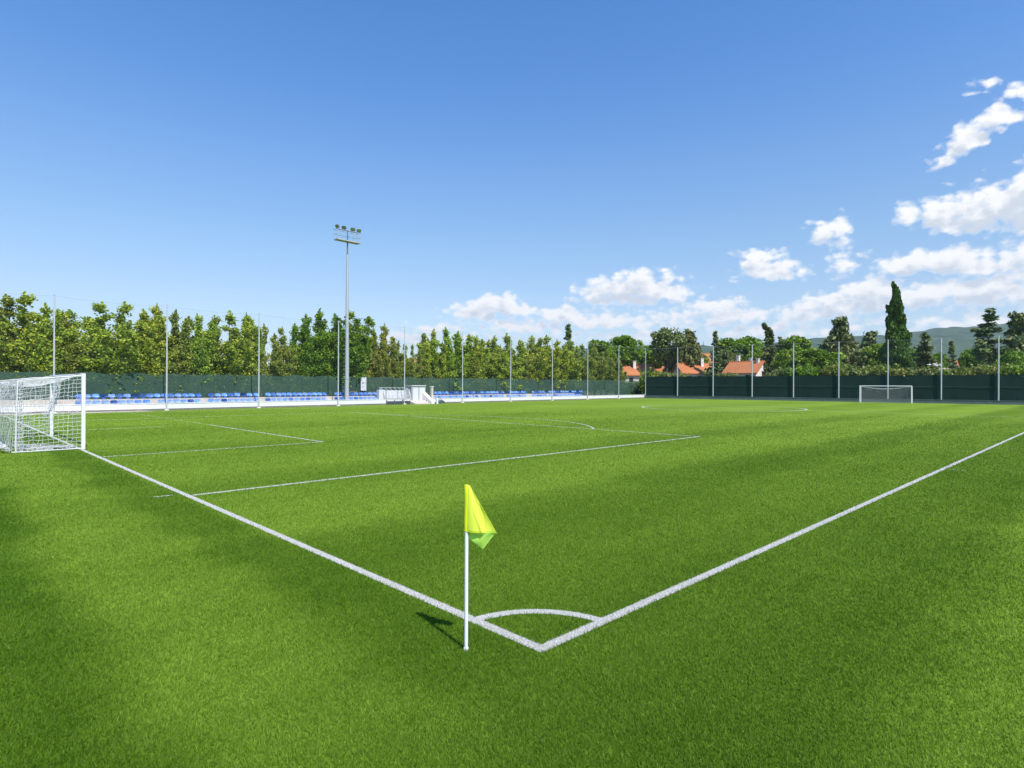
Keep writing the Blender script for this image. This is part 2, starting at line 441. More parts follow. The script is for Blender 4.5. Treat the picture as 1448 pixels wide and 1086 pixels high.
# ------------------------------------------------------------------ ground
def sheet(name, pts, mat, kind='structure'):
    mb = MB(); mb.add(pts, [tuple(range(len(pts)))])
    o = mb.build(name, mat); return tag(o, kind=kind)
ng = 72; RG = 4200.0
mb = MB()
rings = [0, 150, 600, 1800, RG]
vs = [(0, 0, -.03)]
for r_ in rings[1:]:
    for k in range(ng):
        a = 2 * math.pi * k / ng; vs.append((r_ * math.cos(a), r_ * math.sin(a), -.03))
fs = [(0, 1 + k, 1 + (k + 1) % ng) for k in range(ng)]
for j in range(len(rings) - 2):
    for k in range(ng):
        a = 1 + j * ng; b = 1 + (j + 1) * ng
        fs.append((a + k, b + k, b + (k + 1) % ng, a + (k + 1) % ng))
mb.add(vs, fs); tag(mb.build("ground", M['ground']), kind='structure')
e0 = fence_pt(110, .4); c0 = fence_pt(-.5, .4); w0 = wall_pt(WS0 - 30, .05)
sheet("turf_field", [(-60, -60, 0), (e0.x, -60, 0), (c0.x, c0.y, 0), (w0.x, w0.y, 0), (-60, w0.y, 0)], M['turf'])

# ------------------------------------------------------------------ pitch lines (white turf), 4 mm proud
LW = .112
PEN_Y, PEN_X, SIX_Y, SIX_X = 9.83, 21.04, 18.64, 7.41
PW = 50.66
near_strips = []      # (kind, params) used for the fibres
def strip(name, p0, p1, w=LW, mat=None, z=.004, seg=1):
    p0 = Vector((p0[0], p0[1], 0)); p1 = Vector((p1[0], p1[1], 0))
    d = (p1 - p0).normalized(); n = Vector((-d.y, d.x, 0)) * w / 2
    mb = MB(); mb.add([(*(p0 - n).xy, z), (*(p1 - n).xy, z), (*(p1 + n).xy, z), (*(p0 + n).xy, z)], [(0, 1, 2, 3)])
    o = mb.build(name, mat or M['line']); tag(o, kind='structure'); return o
def arc(name, c, r, a0, a1, w=LW, mat=None, z=.0055, n=96, sx=1.0):
    mb = MB(); vs = []; fs = []
    for i in range(n + 1):
        a = a0 + (a1 - a0) * i / n
        for rr in (r - w / 2, r + w / 2):
            vs.append((c[0] + rr * math.cos(a) * sx, c[1] + rr * math.sin(a), z))
    for i in range(n): fs.append((2 * i, 2 * i + 1, 2 * i + 3, 2 * i + 2))
    mb.add(vs, fs); o = mb.build(name, mat or M['line']); tag(o, kind='structure'); return o
far_goal_px = [(1216.0, 83.0), (1289.0, 0.0)]
FG_A = at(1216, 83.6)
s_, t_ = on_line(1289, FG_A, FD); FG_B = FG_A + FD * s_
GLX = lambda y: FG_A.x + (FG_A.y - y) * (FD.x / -FD.y)
h = LW / 2
OX = -.05          # the outer edge of both lines at the corner
strip("goal_line", (h + OX, OX), (h + OX, PW))
strip("touchline", (LW + OX, h + OX), (GLX(h), h + OX), z=.0042)
strip("far_touchline", (LW, PW - h), (GLX(PW), PW - h), mat=M['lineworn'])
strip("far_goal_line", (GLX(0), .1), (GLX(PW), PW), mat=M['lineworn'], z=.0045)
strip("penalty_area_side", (LW, PEN_Y), (PEN_X, PEN_Y), w=.125)
strip("penalty_area_front", (PEN_X, PEN_Y), (PEN_X, PW - PEN_Y), w=.11, z=.0048)
strip("penalty_area_far_side", (LW, PW - PEN_Y), (PEN_X, PW - PEN_Y), mat=M['lineworn'])
strip("goal_area_side", (LW, SIX_Y), (SIX_X, SIX_Y), w=.10)
strip("goal_area_front", (SIX_X, SIX_Y), (SIX_X, PW - SIX_Y), w=.10, z=.0048)
strip("goal_area_far_side", (LW, PW - SIX_Y), (SIX_X * .7, PW - SIX_Y), mat=M['lineworn'])
strip("halfway_line", (55.2, .12), (55.2, PW), mat=M['lineworn'], z=.0048)
strip("corner_distance_mark", (-.56, 10.15), (-.2, 10.12), w=.07)
strip("touchline_distance_mark", (16.5, -.13), (16.55, -.5), w=.07)
a_ = math.radians(0)
# penalty arc beyond the area front, centre circle, corner arc
pcx, pcy, pr = 13.4, PW / 2, 12.2
dx_ = PEN_X - pcx; aa = math.acos(dx_ / pr)
arc("penalty_arc", (pcx, pcy), pr, -aa, aa, w=.125)
arc("centre_circle", (54.6, 25.5), 7.9, 0, 2 * math.pi, z=.0062, w=.17)
arc("corner_arc", (OX, OX), .94, R(4.5), R(85.5), w=.115)

# ------------------------------------------------------------------ turf fibres
def blades(n, r0, r1, seed):
    g = np.random.default_rng(seed)
    r = np.exp(g.uniform(math.log(r0), math.log(r1), n))
    phi = R(44.334) + g.uniform(-R(51), R(51), n)
    x = CAM.x + r * np.sin(phi); y = CAM.y + r * np.cos(phi)
    return x, y, r, g
def fibre_mesh(name, x, y, r, g, mat, wscale=1.0, hscale=1.0):
    n = len(x)
    hgt = g.uniform(.020, .040, n) * (1 + .010 * r) * hscale
    wid = (.0022 + .00064 * r) * g.uniform(.7, 1.3, n) * wscale
    az = g.uniform(0, 2 * np.pi, n)
    # neighbouring fibres lean alike: a slow swirl with scatter
    sw = 1.1 + .5 * np.sin(x * .9 + y * .7) + g.normal(0, 1.7, n)
    lean = np.clip(g.normal(.62, .28, n), .05, 1.25)
    tx = np.sin(lean) * np.cos(sw) * hgt; ty = np.sin(lean) * np.sin(sw) * hgt; tz = np.cos(lean) * hgt
    wx = np.cos(az) * wid / 2; wy = np.sin(az) * wid / 2
    v = np.empty((n, 3, 3), np.float32)
    v[:, 0, 0] = x - wx; v[:, 0, 1] = y - wy; v[:, 0, 2] = .001
    v[:, 1, 0] = x + wx; v[:, 1, 1] = y + wy; v[:, 1, 2] = .001
    v[:, 2, 0] = x + tx; v[:, 2, 1] = y + ty; v[:, 2, 2] = tz
    return np_mesh(name, v.reshape(-1, 3), 3, np.arange(n * 3), mat)
def on_marks(x, y):
    u, v = x - OX, y - OX
    m = ((u > 0) & (u < LW) & (v > 0)) | ((v > 0) & (v < LW) & (u > 0))
    d = np.hypot(u, v)
    m |= (np.abs(d - .94) < .0575) & (u > 0) & (v > 0)
    m |= (np.abs(y - PEN_Y) < .055) & (x > 0) & (x < PEN_X)
    m |= (np.abs(y - SIX_Y) < .05) & (x > 0) & (x < SIX_X)
    m |= (np.abs(x - PEN_X) < .055) & (y > PEN_Y) & (y < PW - PEN_Y)
    m |= (np.abs(x - SIX_X) < .05) & (y > SIX_Y)
    m |= (np.abs(y - 10.135) < .035) & (x > -.56) & (x < -.2)
    return m
x, y, r, g = blades(1750000, 2.9, 62.0, 11)
jx = x + g.normal(0, .006, len(x)); jy = y + g.normal(0, .006, len(x))
mk = on_marks(jx, jy)
keep = ~mk & (g.uniform(0, 1, len(r)) < np.clip((62 - r) / 40, 0, 1))
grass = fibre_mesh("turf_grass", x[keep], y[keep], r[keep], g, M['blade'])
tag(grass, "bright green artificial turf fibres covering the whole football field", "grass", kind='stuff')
x2, y2, r2, g2 = blades(1500000, 2.9, 30.0, 12)
jx = x2 + g2.normal(0, .006, len(x2)); jy = y2 + g2.normal(0, .006, len(x2))
mk2 = on_marks(jx, jy)
xs = np.concatenate([x[mk], x2[mk2]]); ys = np.concatenate([y[mk], y2[mk2]]); rs = np.concatenate([r[mk], r2[mk2]])
tag(fibre_mesh("line_fibre_surface", xs, ys, rs, g2, M['line'], .9, .55), "short white turf fibres of the painted pitch lines by the corner", "turf", kind='stuff')

# pale concrete path before the seats, dark kerb
mb = MB(); a = wall_pt(WS0, -1.5, 0); b = wall_pt(on_line(214, WA, WD)[0], -.9, 0); c = wall_pt(on_line(200, WA, WD)[0], -.12, 0); d = wall_pt(WS0, -.12, 0)
mb.prism([a, b, c, d], (0, 0, .012)); tag(mb.build("path", M['pathc']), kind='structure')

# ------------------------------------------------------------------ near corner flag
FL = gp(659, 919)
fo = empty("corner_flag", (FL.x, FL.y, 0))
tag(fo, "fluorescent yellow flag hanging on a thin white pole beside the corner mark", "flag")
mb = MB(); mb.tube([(0, 0, -.01), (0, 0, 1.03), (0, 0, 1.425)], [.0165, .0165, .0155], 16); mb.build("pole", M['pole'], fo, smooth=True)
mb = MB(); mb.tube([(0, 0, -.01), (0, 0, .022)], [.026, .021], 14); mb.build("base", M['white'], fo, smooth=True)
rt = (ROT @ Vector((1, 0, 0))).normalized(); fw = Vector((-rt.y, rt.x, 0)).normalized()
if fw.dot(Vector((1, 1, 0))) < 0: fw = -fw
rt = Vector((rt.x, rt.y, 0)).normalized()
mb = MB()                                   # sleeve sewn round the pole
zs = [1.030, 1.05, 1.12, 1.2, 1.28, 1.36, 1.425, 1.432]
pts = [(0.002 * math.sin(i * 2.1), .001, z) for i, z in enumerate(zs)]
mb.tube(pts, [.0225, .0215, .023, .0205, .0225, .021, .0215, .018], 14); mb.build("sleeve", M['flagsleeve'], fo, smooth=True)
def cloth(name, f, nu, nv, mat, parent):
    vs = []; idx = []
    for i in range(nu + 1):
        for j in range(nv + 1):
            u, v_, w_ = f(i / nu, j / nv)
            p = rt * u + fw * v_; vs.append((p.x, p.y, w_))
    for i in range(nu):
        for j in range(nv):
            a = i * (nv + 1) + j; idx += [a, a + 1, a + nv + 2, a + nv + 1]
    o = np_mesh(name, vs, 4, idx, mat, parent, smooth=True)
    s = o.modifiers.new("thick", 'SOLIDIFY'); s.thickness = .0025; s.offset = 0
    return o
TOP, BOT = 1.425, 1.030
def cloth_upper(a, b):
    # a along the pole from top to bottom, b outwards: outer edge falls from the pole top to the low outer corner
    z = TOP - (TOP - BOT) * a
    wmax = .018 + .235 * a
    u = .008 + wmax * b
    z2 = z - .004 * math.sin(b * 3.1) * a - .006 * b * a
    v_ = -.016 * math.sin(b * 5.2 + .3) * (.25 + a) * (1 - .35 * b) - .04 * b * a - .006 * math.sin(a * 9 + b * 4) * b
    v_ -= .010 * math.exp(-((b - .28 - .25 * a) / .05) ** 2) * a + .007 * math.exp(-((b - .70 + .2 * a) / .04) ** 2) * a - .006 * math.exp(-((b + a * .6 - 1.2) / .05) ** 2) * b
    return u, v_ - .012, z2
cloth("upper_cloth", cloth_upper, 30, 26, M['flag'], fo)
def cloth_lower(a, b):
    # the folded-under half that hangs behind: from the lower edge down to the drooping corner
    u0 = .012 + .236 * b
    u1 = .02 + .118 * min(1, b * 1.6 + .12) if b < .55 else .138 + (u0 - .138) * 0.0
    tip = Vector((.142, 0, BOT - .142))
    # edge points of the lower outline
    if b < .55:
        k = b / .55; lu = .014 + (.142 - .014) * k; lz = BOT - .058 - (.165 - .058) * k
    else:
        k = (b - .55) / .45; lu = .142 + (.250 - .142) * k; lz = BOT - .165 + .160 * k
    u = u0 + (lu - u0) * a; z = (BOT - .004) + (lz - BOT + .004) * a
    v_ = .004 - .045 * b + .012 * a + .010 * math.sin(a * 4 + b * 7) * a
    return u, v_, z
cloth("folded_cloth", cloth_lower, 14, 24, M['flagshade'], fo)
mb = MB()                                   # stitched hem along the outer and lower edge
for e_ in (lambda t: cloth_upper(t, 1.0), lambda t: cloth_upper(1.0, t)):
    pp = []
    for i in range(25):
        u, v_, z_ = e_(i / 24); q = rt * u + fw * (v_ - .001); pp.append((q.x, q.y, z_))
    mb.tube(pp, .0024, 5)
mb.build('hem', M['flagsleeve'], fo, smooth=True)

# ------------------------------------------------------------------ nets and goals
def net_lines(mb, S, nu, nv, r, sides=3, sub=1, jit=.012, seed=1, diag=False):
    """strands of a net over the surface S(u,v): two families of cords"""
    g = np.random.default_rng(seed)
    P = [[Vector(S(i / nu, j / nv)) + Vector(g.normal(0, jit, 3)) * (1 if 0 < i < nu and 0 < j < nv else .2) for j in range(nv + 1)] for i in range(nu + 1)]
    for i in range(nu + 1): mb.tube(P[i], r, sides, cap=False)
    for j in range(nv + 1): mb.tube([P[i][j] for i in range(nu + 1)], r, sides, cap=False)
def bil(a, b, c, d):
    a, b, c, d = map(Vector, (a, b, c, d))
    return lambda u, v: a * (1 - u) * (1 - v) + b * u * (1 - v) + c * u * v + d * (1 - u) * v

GY0, GY1, GH, GD = 21.62, 28.98, 2.62, 1.75
g0 = empty("football_goal", (LW / 2, (GY0 + GY1) / 2, 0))
tag(g0, "large white football goal with bunched white net on the closer goal line", "goal")
hw = (GY1 - GY0) / 2
for sgn in (-1, 1):
    mb = MB(); mb.box((0, sgn * hw, GH / 2), (.12, .13, GH)); mb.build("post", M['white'], g0, bevel=.02)
mb = MB(); mb.box((0, 0, GH - .06), (.12, 2 * hw - .13, .12)); mb.build("crossbar", M['white'], g0, bevel=.02)
BH = 2.36
for sgn in (-1, 1):       # slender stanchions holding the net out behind
    mb = MB()
    mb.tube([(-.06, sgn * hw, GH - .08), (-.7, sgn * hw, GH - .13), (-GD, sgn * hw, BH), (-GD - .04, sgn * hw, 1.2), (-GD - .05, sgn * hw, .02)], .022, 8)
    mb.build("net_stanchion", M['netcord'], g0, smooth=True)
def sagtop(u, v):      # u across the goal, v backwards
    y = -hw + 2 * hw * u
    k = math.sin(math.pi * u)
    return Vector((-.03 - (GD - .03) * v, y, GH - .04 + (BH - GH) * v - .22 * k * math.sin(math.pi * min(1, v * .9 + .1)) - .10 * k * v))
def backnet(u, v):
    y = -hw + 2 * hw * u
    k = math.sin(math.pi * u)
    p0 = sagtop(u, 1.0)
    return Vector((-GD - .05 - .22 * k * math.sin(math.pi * v) - .15 * v, y, p0.z * (1 - v) + .03 * v))
def sidenet(sgn):
    def S(u, v):   # u backwards, v downwards
        zt = GH - .06 + (BH - GH) * u
        return Vector((-.05 - (GD - .02) * u - .12 * u * v, sgn * hw + .07 * math.sin(math.pi * u) * math.sin(math.pi * v) * sgn, zt * (1 - v) + .03 * v))
    return S
mb = MB()
net_lines(mb, sagtop, 52, 12, .0048, seed=2)
net_lines(mb, backnet, 52, 18, .0048, seed=3)
net_lines(mb, sidenet(-1), 14, 19, .0068, seed=4, jit=.018)
net_lines(mb, sidenet(1), 14, 19, .0050, seed=5)
# gathered folds: doubled net at the upper corner by the post, along the back edge and on the ground
def fold1(u, v):
    return Vector((-.55 - .14 * u - .35 * v * v, -hw + .55 + .05 * math.sin(u * 9), GH - .2 - 1.25 * v))
net_lines(mb, fold1, 9, 14, .007, seed=6, jit=.03)
def fold2(u, v):
    return Vector((-GD + .1 * math.sin(u * 7) + .05, -hw + .05 + .16 * u, BH - .03 - 2.25 * v))
net_lines(mb, fold2, 7, 22, .0075, seed=7, jit=.02)
def heap(u, v):
    return Vector((-GD - .2 - .35 * v + .06 * math.sin(v * 14 + u * 20), -hw + .05 + 5.5 * u, .06 + .16 * math.sin(math.pi * v) * (1 - .5 * u) + .04 * math.sin(u * 40)))
net_lines(mb, heap, 60, 12, .008, seed=8, jit=.03)
def skirt(u, v):
    return Vector((-.25 - (GD - .3) * u, -hw + .25 + 2.2 * v * u + .2 * v, .05 + .08 * math.sin(v * 9 + u * 5) ** 2))
net_lines(mb, skirt, 16, 16, .007, seed=9, jit=.03)
ropes = MB()
ropes_pts = [sidenet(-1)(i / 10, 1.0) + Vector((0, 0, .01)) for i in range(11)]
mb.tube(ropes_pts, .02, 6)
mb.tube([sagtop(i / 30, 0.0) + Vector((-.04, 0, .05)) for i in range(31)], .012, 5)
mb.tube([sagtop(i / 30, 1.0) for i in range(31)], .018, 5)
mb.tube([sagtop(0, i / 8) for i in range(9)], .016, 5)
mb.build("net", M['netcord'], g0)

# far goal
mid = (FG_A + FG_B) / 2; fg = empty("football_goal", (mid.x, mid.y, 0), math.atan2(FD.y, FD.x))
tag(fg, "white football goal with grey net standing before the dark green end fence", "goal")
fw2 = (FG_B - FG_A).length / 2; FH = hz(1250, 545.2, 83.0)
for sgn in (-1, 1):
    mb = MB(); mb.box((sgn * fw2, 0, FH / 2), (.13, .12, FH)); mb.build("post", M['white'], fg, bevel=.02)
mb = MB(); mb.box((0, 0, FH - .06), (2 * fw2 - .13, .12, .12)); mb.build("crossbar", M['white'], fg, bevel=.02)
bdir = 1 if (Matrix.Rotation(fg.rotation_euler.z, 3, 'Z') @ Vector((0, 1, 0))).dot(FN) > 0 else -1
FGD = 1.0
for sgn in (-1, 1):
    mb = MB(); mb.tube([(sgn * fw2, .06 * bdir, FH - .1), (sgn * fw2, FGD * bdir, FH - .15), (sgn * fw2, FGD * bdir, .02)], .05, 8)
    mb.build("net_stanchion", M['white'], fg, smooth=True)
mb = MB()
def ft(u, v): return Vector((-fw2 + 2 * fw2 * u, bdir * (.05 + FGD * v), FH - .06 - .1 * v - .38 * math.sin(math.pi * u) * math.sin(math.pi * (v * .75 + .25) * .8)))
def fb(u, v): return Vector((-fw2 + 2 * fw2 * u, bdir * (FGD + .1 * math.sin(math.pi * u)), ft(u, 1).z * (1 - v) + .03 * v))
def fs_(sg): return lambda u, v: Vector((sg * fw2, bdir * (.05 + FGD * u), (FH - .08 - .08 * u) * (1 - v) + .03 * v))
net_lines(mb, ft, 46, 7, .007, seed=12); net_lines(mb, fb, 46, 14, .007, seed=13)
net_lines(mb, fs_(-1), 8, 14, .014, seed=14); net_lines(mb, fs_(1), 8, 14, .014, seed=15)
mb.tube([Vector((-fw2 + 2 * fw2 * i / 20, bdir * .12, FH - .1 - .42 * math.sin(math.pi * i / 20))) for i in range(21)], .03, 5)
mb.build("net", M['netgrey'], fg)

# ------------------------------------------------------------------ parapet wall, terrace, seats
STAIR0 = on_line(580, WA, WD)[0]; STAIR1 = on_line(611, WA, WD)[0]
def wall_run(name, s0, s1, label):
    o = empty(name, wall_pt(s0))
    inv = -wall_pt(s0)
    mb = MB(); mb.obox(wall_pt(s0, 0, .15) + inv, WD * (s1 - s0), WNv * .2, (0, 0, .42)); b = mb.build("wall_body", M['wallw'], o)
    mb = MB(); mb.obox(wall_pt(s0, -.02, 0) + inv, WD * (s1 - s0), WNv * .24, (0, 0, .15)); mb.build("plinth", M['kerb'], o)
    mb = MB(); mb.obox(wall_pt(s0, -.03, .57) + inv, WD * (s1 - s0), WNv * .26, (0, 0, .05)); mb.build("coping", M['wallw'], o)
    tag(o, label, "wall"); return o
wall_run("parapet_wall", WS0, STAIR0, "low white parapet wall before the blue seats from the goal to the steps")
wall_run("parapet_wall", STAIR1, WLEN - .05, "low white parapet wall before the blue seats between the steps and the corner pole")
tr = empty("seating_terrace", wall_pt(0))
tag(tr, "pale concrete terrace stepped in two tiers under the blue seats", "terrace")
inv = -wall_pt(0); TL = WLEN - .4
TB = on_line(826, WA, WD)[0]
mb = MB()
mb.obox(wall_pt(WS0, .21, 0) + inv, WD * (TL - WS0), WNv * .75, (0, 0, .34))
mb.obox(wall_pt(WS0, .96, 0) + inv, WD * (TB - WS0), WNv * .85, (0, 0, .44))
mb.obox(wall_pt(WS0, 1.81, 0) + inv, WD * (TB - WS0), WNv * 1.2, (0, 0, .95))
mb.build("tier", M['conc'], tr)

def seat_mesh():
    prof = [(-.02, .17), (.0, .185), (.05, .175), (.2, .155), (.32, .165), (.37, .20), (.395, .27), (.41, .35), (.42, .41), (.425, .44)]
    # x = distance from the front edge backwards, z up
    bm = bmesh.new(); rows = []
    nW = 8
    for i, (d, z) in enumerate(prof):
        t = i / (len(prof) - 1)
        w = .262 if z < .35 else .262 - .085 * ((z - .35) / .12) ** 2
        if i == 0: w = .22
        row = []
        for j in range(nW + 1):
            u = j / nW * 2 - 1
            lift = .035 * abs(u) ** 3 if t < .55 else 0
            fwd = -.05 * abs(u) ** 2.5 if t >= .5 else 0
            row.append(bm.verts.new((u * w, d + fwd, z + lift - (.02 * abs(u) ** 4 if t > .95 else 0))))
        rows.append(row)
    for i in range(len(rows) - 1):
        for j in range(nW): bm.faces.new((rows[i][j], rows[i][j + 1], rows[i + 1][j + 1], rows[i + 1][j]))
    bmesh.ops.solidify(bm, geom=bm.faces[:], thickness=.018)
    # foot that bolts the shell to the concrete
    bmesh.ops.create_cube(bm, size=1.0, matrix=Matrix.Translation((0, .2, .075)) @ Matrix.Diagonal((.24, .2, .15, 1)))
    bmesh.ops.recalc_face_normals(bm, faces=bm.faces)
    me = bpy.data.meshes.new("stadium_seat"); bm.to_mesh(me); bm.free()
    me.polygons.foreach_set("use_smooth", np.ones(len(me.polygons), dtype=bool)); me.set_sharp_from_angle(angle=R(50))
    me.materials.append(M['seat'])
    return me
seat_me = seat_mesh()
seat_rz = math.atan2(WD.y, WD.x)
def put_seat(s, off, z, label, group, pale=False, turn=0.0, tilt=0.0):
    o = bpy.data.objects.new("stadium_seat", seat_me); C.objects.link(o)
    o.location = wall_pt(s, off, z); o.rotation_euler = (tilt, 0, seat_rz + turn)
    if pale:
        o.material_slots[0].link = 'OBJECT'; o.material_slots[0].material = M['seatpale']
    tag(o, label, "seat", group)
# (px start, px end, words that single the block out)
blocks = [(105.5, 285, "long block by the near goal", 19),
          (294, 366, "block before the third pole", 10),
          (375, 462, "block between third pole and mast", 13),
          (473, 533, "block around the floodlight mast", 10),
          (614, 677, "first block beyond the steps", 14),
          (679.5, 713, "second block beyond the steps", 9),
          (716.5, 744.5, "third block beyond the steps", 8),
          (752, 774, "fourth block beyond the steps", 7),
          (776, 824, "last block before the corner", 17)]
srng = random.Random(3)
MAST_S = on_line(490.5, WA + WNv * 1.15, WD)[0]
for pa, pb, words_, cnt in blocks:
    for row, (off, z) in enumerate(((1.05, .44), (1.95, .95))):
        s0 = on_line(pa, WA + WNv * (off + .3), WD)[0]; s1 = on_line(pb, WA + WNv * (off + .3), WD)[0]
        n = max(3, int(round((s1 - s0) / .58)))
        n = min(n, 44)
        for k in range(n):
            s = s0 + (k + .5) * (s1 - s0) / n
            if row == 0 and pa < 110 and 208 < pa + (k + .5) * (pb - pa) / n < 221: continue
            if abs(s - MAST_S) < .45 and row == 0: continue
            lab = f"{ordinal(k + 1)} blue seat from the goal end, {'front' if row == 0 else 'back'} row, {words_}"
            put_seat(s, off + srng.uniform(-.01, .01), z, lab, "blue seats on the terrace", pale=(srng.random() < (.5 if row == 0 else .2)), turn=srng.gauss(0, .03), tilt=srng.gauss(0, .02))
# grey-green blanket lying where a seat is missing
sB = on_line(214, WA + WNv * 1.2, WD)[0]
mb = MB(); vs = []; fs = []
for i in range(13):
    for j in range(7):
        u, v = i / 12, j / 6
        e = max(0, 1 - (2 * u - 1) ** 4) * max(0, 1 - (2 * v - 1) ** 4)
        vs.append(Vector((0, 0, .455 + .15 * e * (.75 + .25 * math.sin(u * 11 + v * 5)))) + WD * (u * .9 - .45) + WNv * (v * .5 - .05))
for i in range(12):
    for j in range(6):
        a = i * 7 + j; fs.append((a, a + 1, a + 8, a + 7))
p0 = wall_pt(sB, 1.05)
mb.add(vs, fs); o = mb.build("blanket", simple("grey_green_blanket", (.30, .33, .24), .9, .3, 8), smooth=True); o.location = (p0.x, p0.y, 0)
tag(o, "crumpled grey green blanket lying in a gap of the front seat row", "blanket")

# ------------------------------------------------------------------ tall net poles, ball nets
pole_px = [76.3, 235.8, 366, 478.3, 572, 654, 722, 781, 831, 875]
def net_pole(p, h, label, group, base=True, r=.06):
    o = empty("net_pole", p); tag(o, label, "pole", group)
    mb = MB(); mb.tube([(0, 0, 0), (0, 0, h * .5), (0, 0, h)], [r, r, r * .8], 10); mb.build("post", M['galv'], o, smooth=True)
    mb = MB(); mb.tube([(0, 0, h), (0, 0, h + .05)], [r * .95, r * .5], 10); mb.build("cap", M['dsteel'], o, smooth=True)
    if base:
        mb = MB(); mb.box((0, 0, .05), (.34, .34, .1), taper=.7); mb.build("base", M['conc'], o)
    return o
PH = 8.9
tops = []
p = wall_pt(on_line(76.3, WA, WD)[0] - 14.0, -.12); tops.append(p)
for k, px in enumerate(pole_px):
    s, t = on_line(px, WA - WNv * .12, WD)
    p = wall_pt(s, -.12); tops.append(p)
    net_pole(p, PH, f"tall grey net pole against the white parapet wall, {ordinal(k + 1)} from the near goal", "net poles along the seats")
net_pole(tops[0], PH, "tall grey net pole by the parapet wall behind the near goal", "net poles along the seats")
cp = wall_pt(WLEN, -.12)
net_pole(cp, PH, "tall grey net pole where the parapet wall meets the green end fence", "net poles along the seats")
tops.append(cp)
end_px = [958, 1008.3, 1063.5, 1122, 1186, 1255.5, 1331, 1412]
LWH = .52
etops = [cp]
for k, px in enumerate(end_px):
    s, t = on_line(px, WB - FN * .1, FD)
    p = fence_pt(s, -.1, LWH - .02); etops.append(fence_pt(s, -.1))
    net_pole(p, PH - LWH, f"tall net pole standing on the low grey end wall, {ordinal(k + 1)} from the corner", "net poles along the end fence", base=False, r=.085)
s8 = on_line(1412, WB, FD)[0]
etops.append(fence_pt(s8 + 9.5, -.1)); net_pole(fence_pt(s8 + 9.5, -.1, LWH - .02), PH - LWH, "tall grey net pole at the touchline end of the green fence", "net poles along the end fence", base=False)
def ball_net(name, tops, label, z0):
    o = empty(name, tops[0]); tag(o, label, "net"); inv = -tops[0]
    vs = []; idx = []; mbc = MB(); nseg = 8; col = 0
    for a, b in zip(tops[:-1], tops[1:]):
        pts = []
        for i in range(nseg + 1):
            u = i / nseg; p = a.lerp(b, u) + inv
            sag = .018 * (b - a).length * math.sin(math.pi * u)
            pts.append(Vector((p.x, p.y, PH - .05 - sag)))
            vs.append((p.x, p.y, z0)); vs.append((p.x, p.y, PH - .05 - sag))
        for i in range(nseg):
            q = col + 2 * i; idx += [q, q + 2, q + 3, q + 1]
        col += 2 * (nseg + 1)
        mbc.tube(pts, .008, 4)
    np_mesh("netting", vs, 4, idx, M['net'], o)
    mbc.build("top_cable", M['cable'], o)
ball_net("ball_net", tops, "thin see-through ball net hung between poles before the seats", 3.0)
ball_net("ball_net", etops, "thin see-through ball net hung between poles above the end fence", 3.9)

# ------------------------------------------------------------------ fences
def fabric(name, pf, s0, s1, z0, z1, mat, parent, inv, ds=.6, wob=.04, sagtop=0.0, seed=1):
    g = np.random.default_rng(seed)
    n = int((s1 - s0) / ds); nz = 8; vs = []; idx = []
    ph = g.uniform(0, 6, 4)
    for i in range(n + 1):
        s = s0 + (s1 - s0) * i / n
        for j in range(nz + 1):
            v = j / nz
            w = wob * (math.sin(s * 1.3 + ph[0]) * math.sin(v * 4 + ph[1]) + .6 * math.sin(s * 3.1 + v * 3 + ph[2]))
            z = z0 + (z1 - z0) * v - (sagtop * v * (abs(math.sin(s * math.pi / 3.0)) + .4 * math.sin(s * 1.7 + ph[3])))
            q = pf(s, w, z) + inv; vs.append((q.x, q.y, q.z))
    for i in range(n):
        for j in range(nz):
            a = i * (nz + 1) + j; idx += [a, a + nz + 1, a + nz + 2, a + 1]
    return np_mesh(name, vs, 4, idx, mat, parent, smooth=True)
EL = s8 + 14
ef = empty("windscreen_fence", fence_pt(0)); inv = -fence_pt(0)
tag(ef, "dark green opaque windscreen fence behind the far goal", "fence")
fabric("windscreen", lambda s, w, z: fence_pt(s, w + .12, z), .05, EL, LWH - .03, 3.86, M['screen'], ef, inv, wob=.018, sagtop=.03)
mb = MB(); mb.tube([fence_pt(.1, .055, 2.3) + inv, fence_pt(EL, .055, 2.25) + inv], .018, 4); mb.build("seam", M['seam'], ef)
s = 1.0
while s < EL:
    mb = MB(); q = fence_pt(s, .22) + inv; mb.tube([(q.x, q.y, 0), (q.x, q.y, 3.86)], .035, 6); mb.build("fence_post", M['dsteel'], ef); s += 3.0
lw = empty("low_wall", fence_pt(0)); tag(lw, "low grey concrete wall under the green end fence", "wall")
mb = MB(); mb.obox(fence_pt(-.1, -.22, 0) + inv, FD * (EL + .1), FN * .3, (0, 0, LWH - .06)); mb.build("wall_body", M['lowwall'], lw)
mb = MB(); mb.obox(fence_pt(-.1, -.26, LWH - .06) + inv, FD * (EL + .1), FN * .38, (0, 0, .05)); mb.build("coping", M['lowwall'], lw)

SF = 3.35; SEND = on_line(913.5, WA + WNv * 3.35, WD)[0]
sf = empty("shade_mesh_fence", wall_pt(0)); inv = -wall_pt(0)
tag(sf, "sagging translucent green mesh fence between the blue seats and the trees", "fence")
def top_h(s): return 3.15
fabric("mesh_panel", lambda s, w, z: wall_pt(s, SF + w, z), WS0, SEND, .3, 3.2, M['meshgreen'], sf, inv, wob=.05, sagtop=.12, seed=4)
mb = MB()
s = WS0
while s < SEND:
    mb = MB(); q = wall_pt(s, SF + .12) + inv; mb.tube([(q.x, q.y, 0), (q.x, q.y, 3.25)], .03, 6); mb.build("fence_post", M['dsteel'], sf); s += 3.0
mb = MB()
for z in (1.35, 2.45): mb.tube([wall_pt(WS0, SF + .1, z) + inv, wall_pt(SEND, SF + .1, z) + inv], .012, 4)
mb.build("wire", M['dsteel'], sf)
mb = MB()  # short return of mesh at the corner, closing towards the end fence

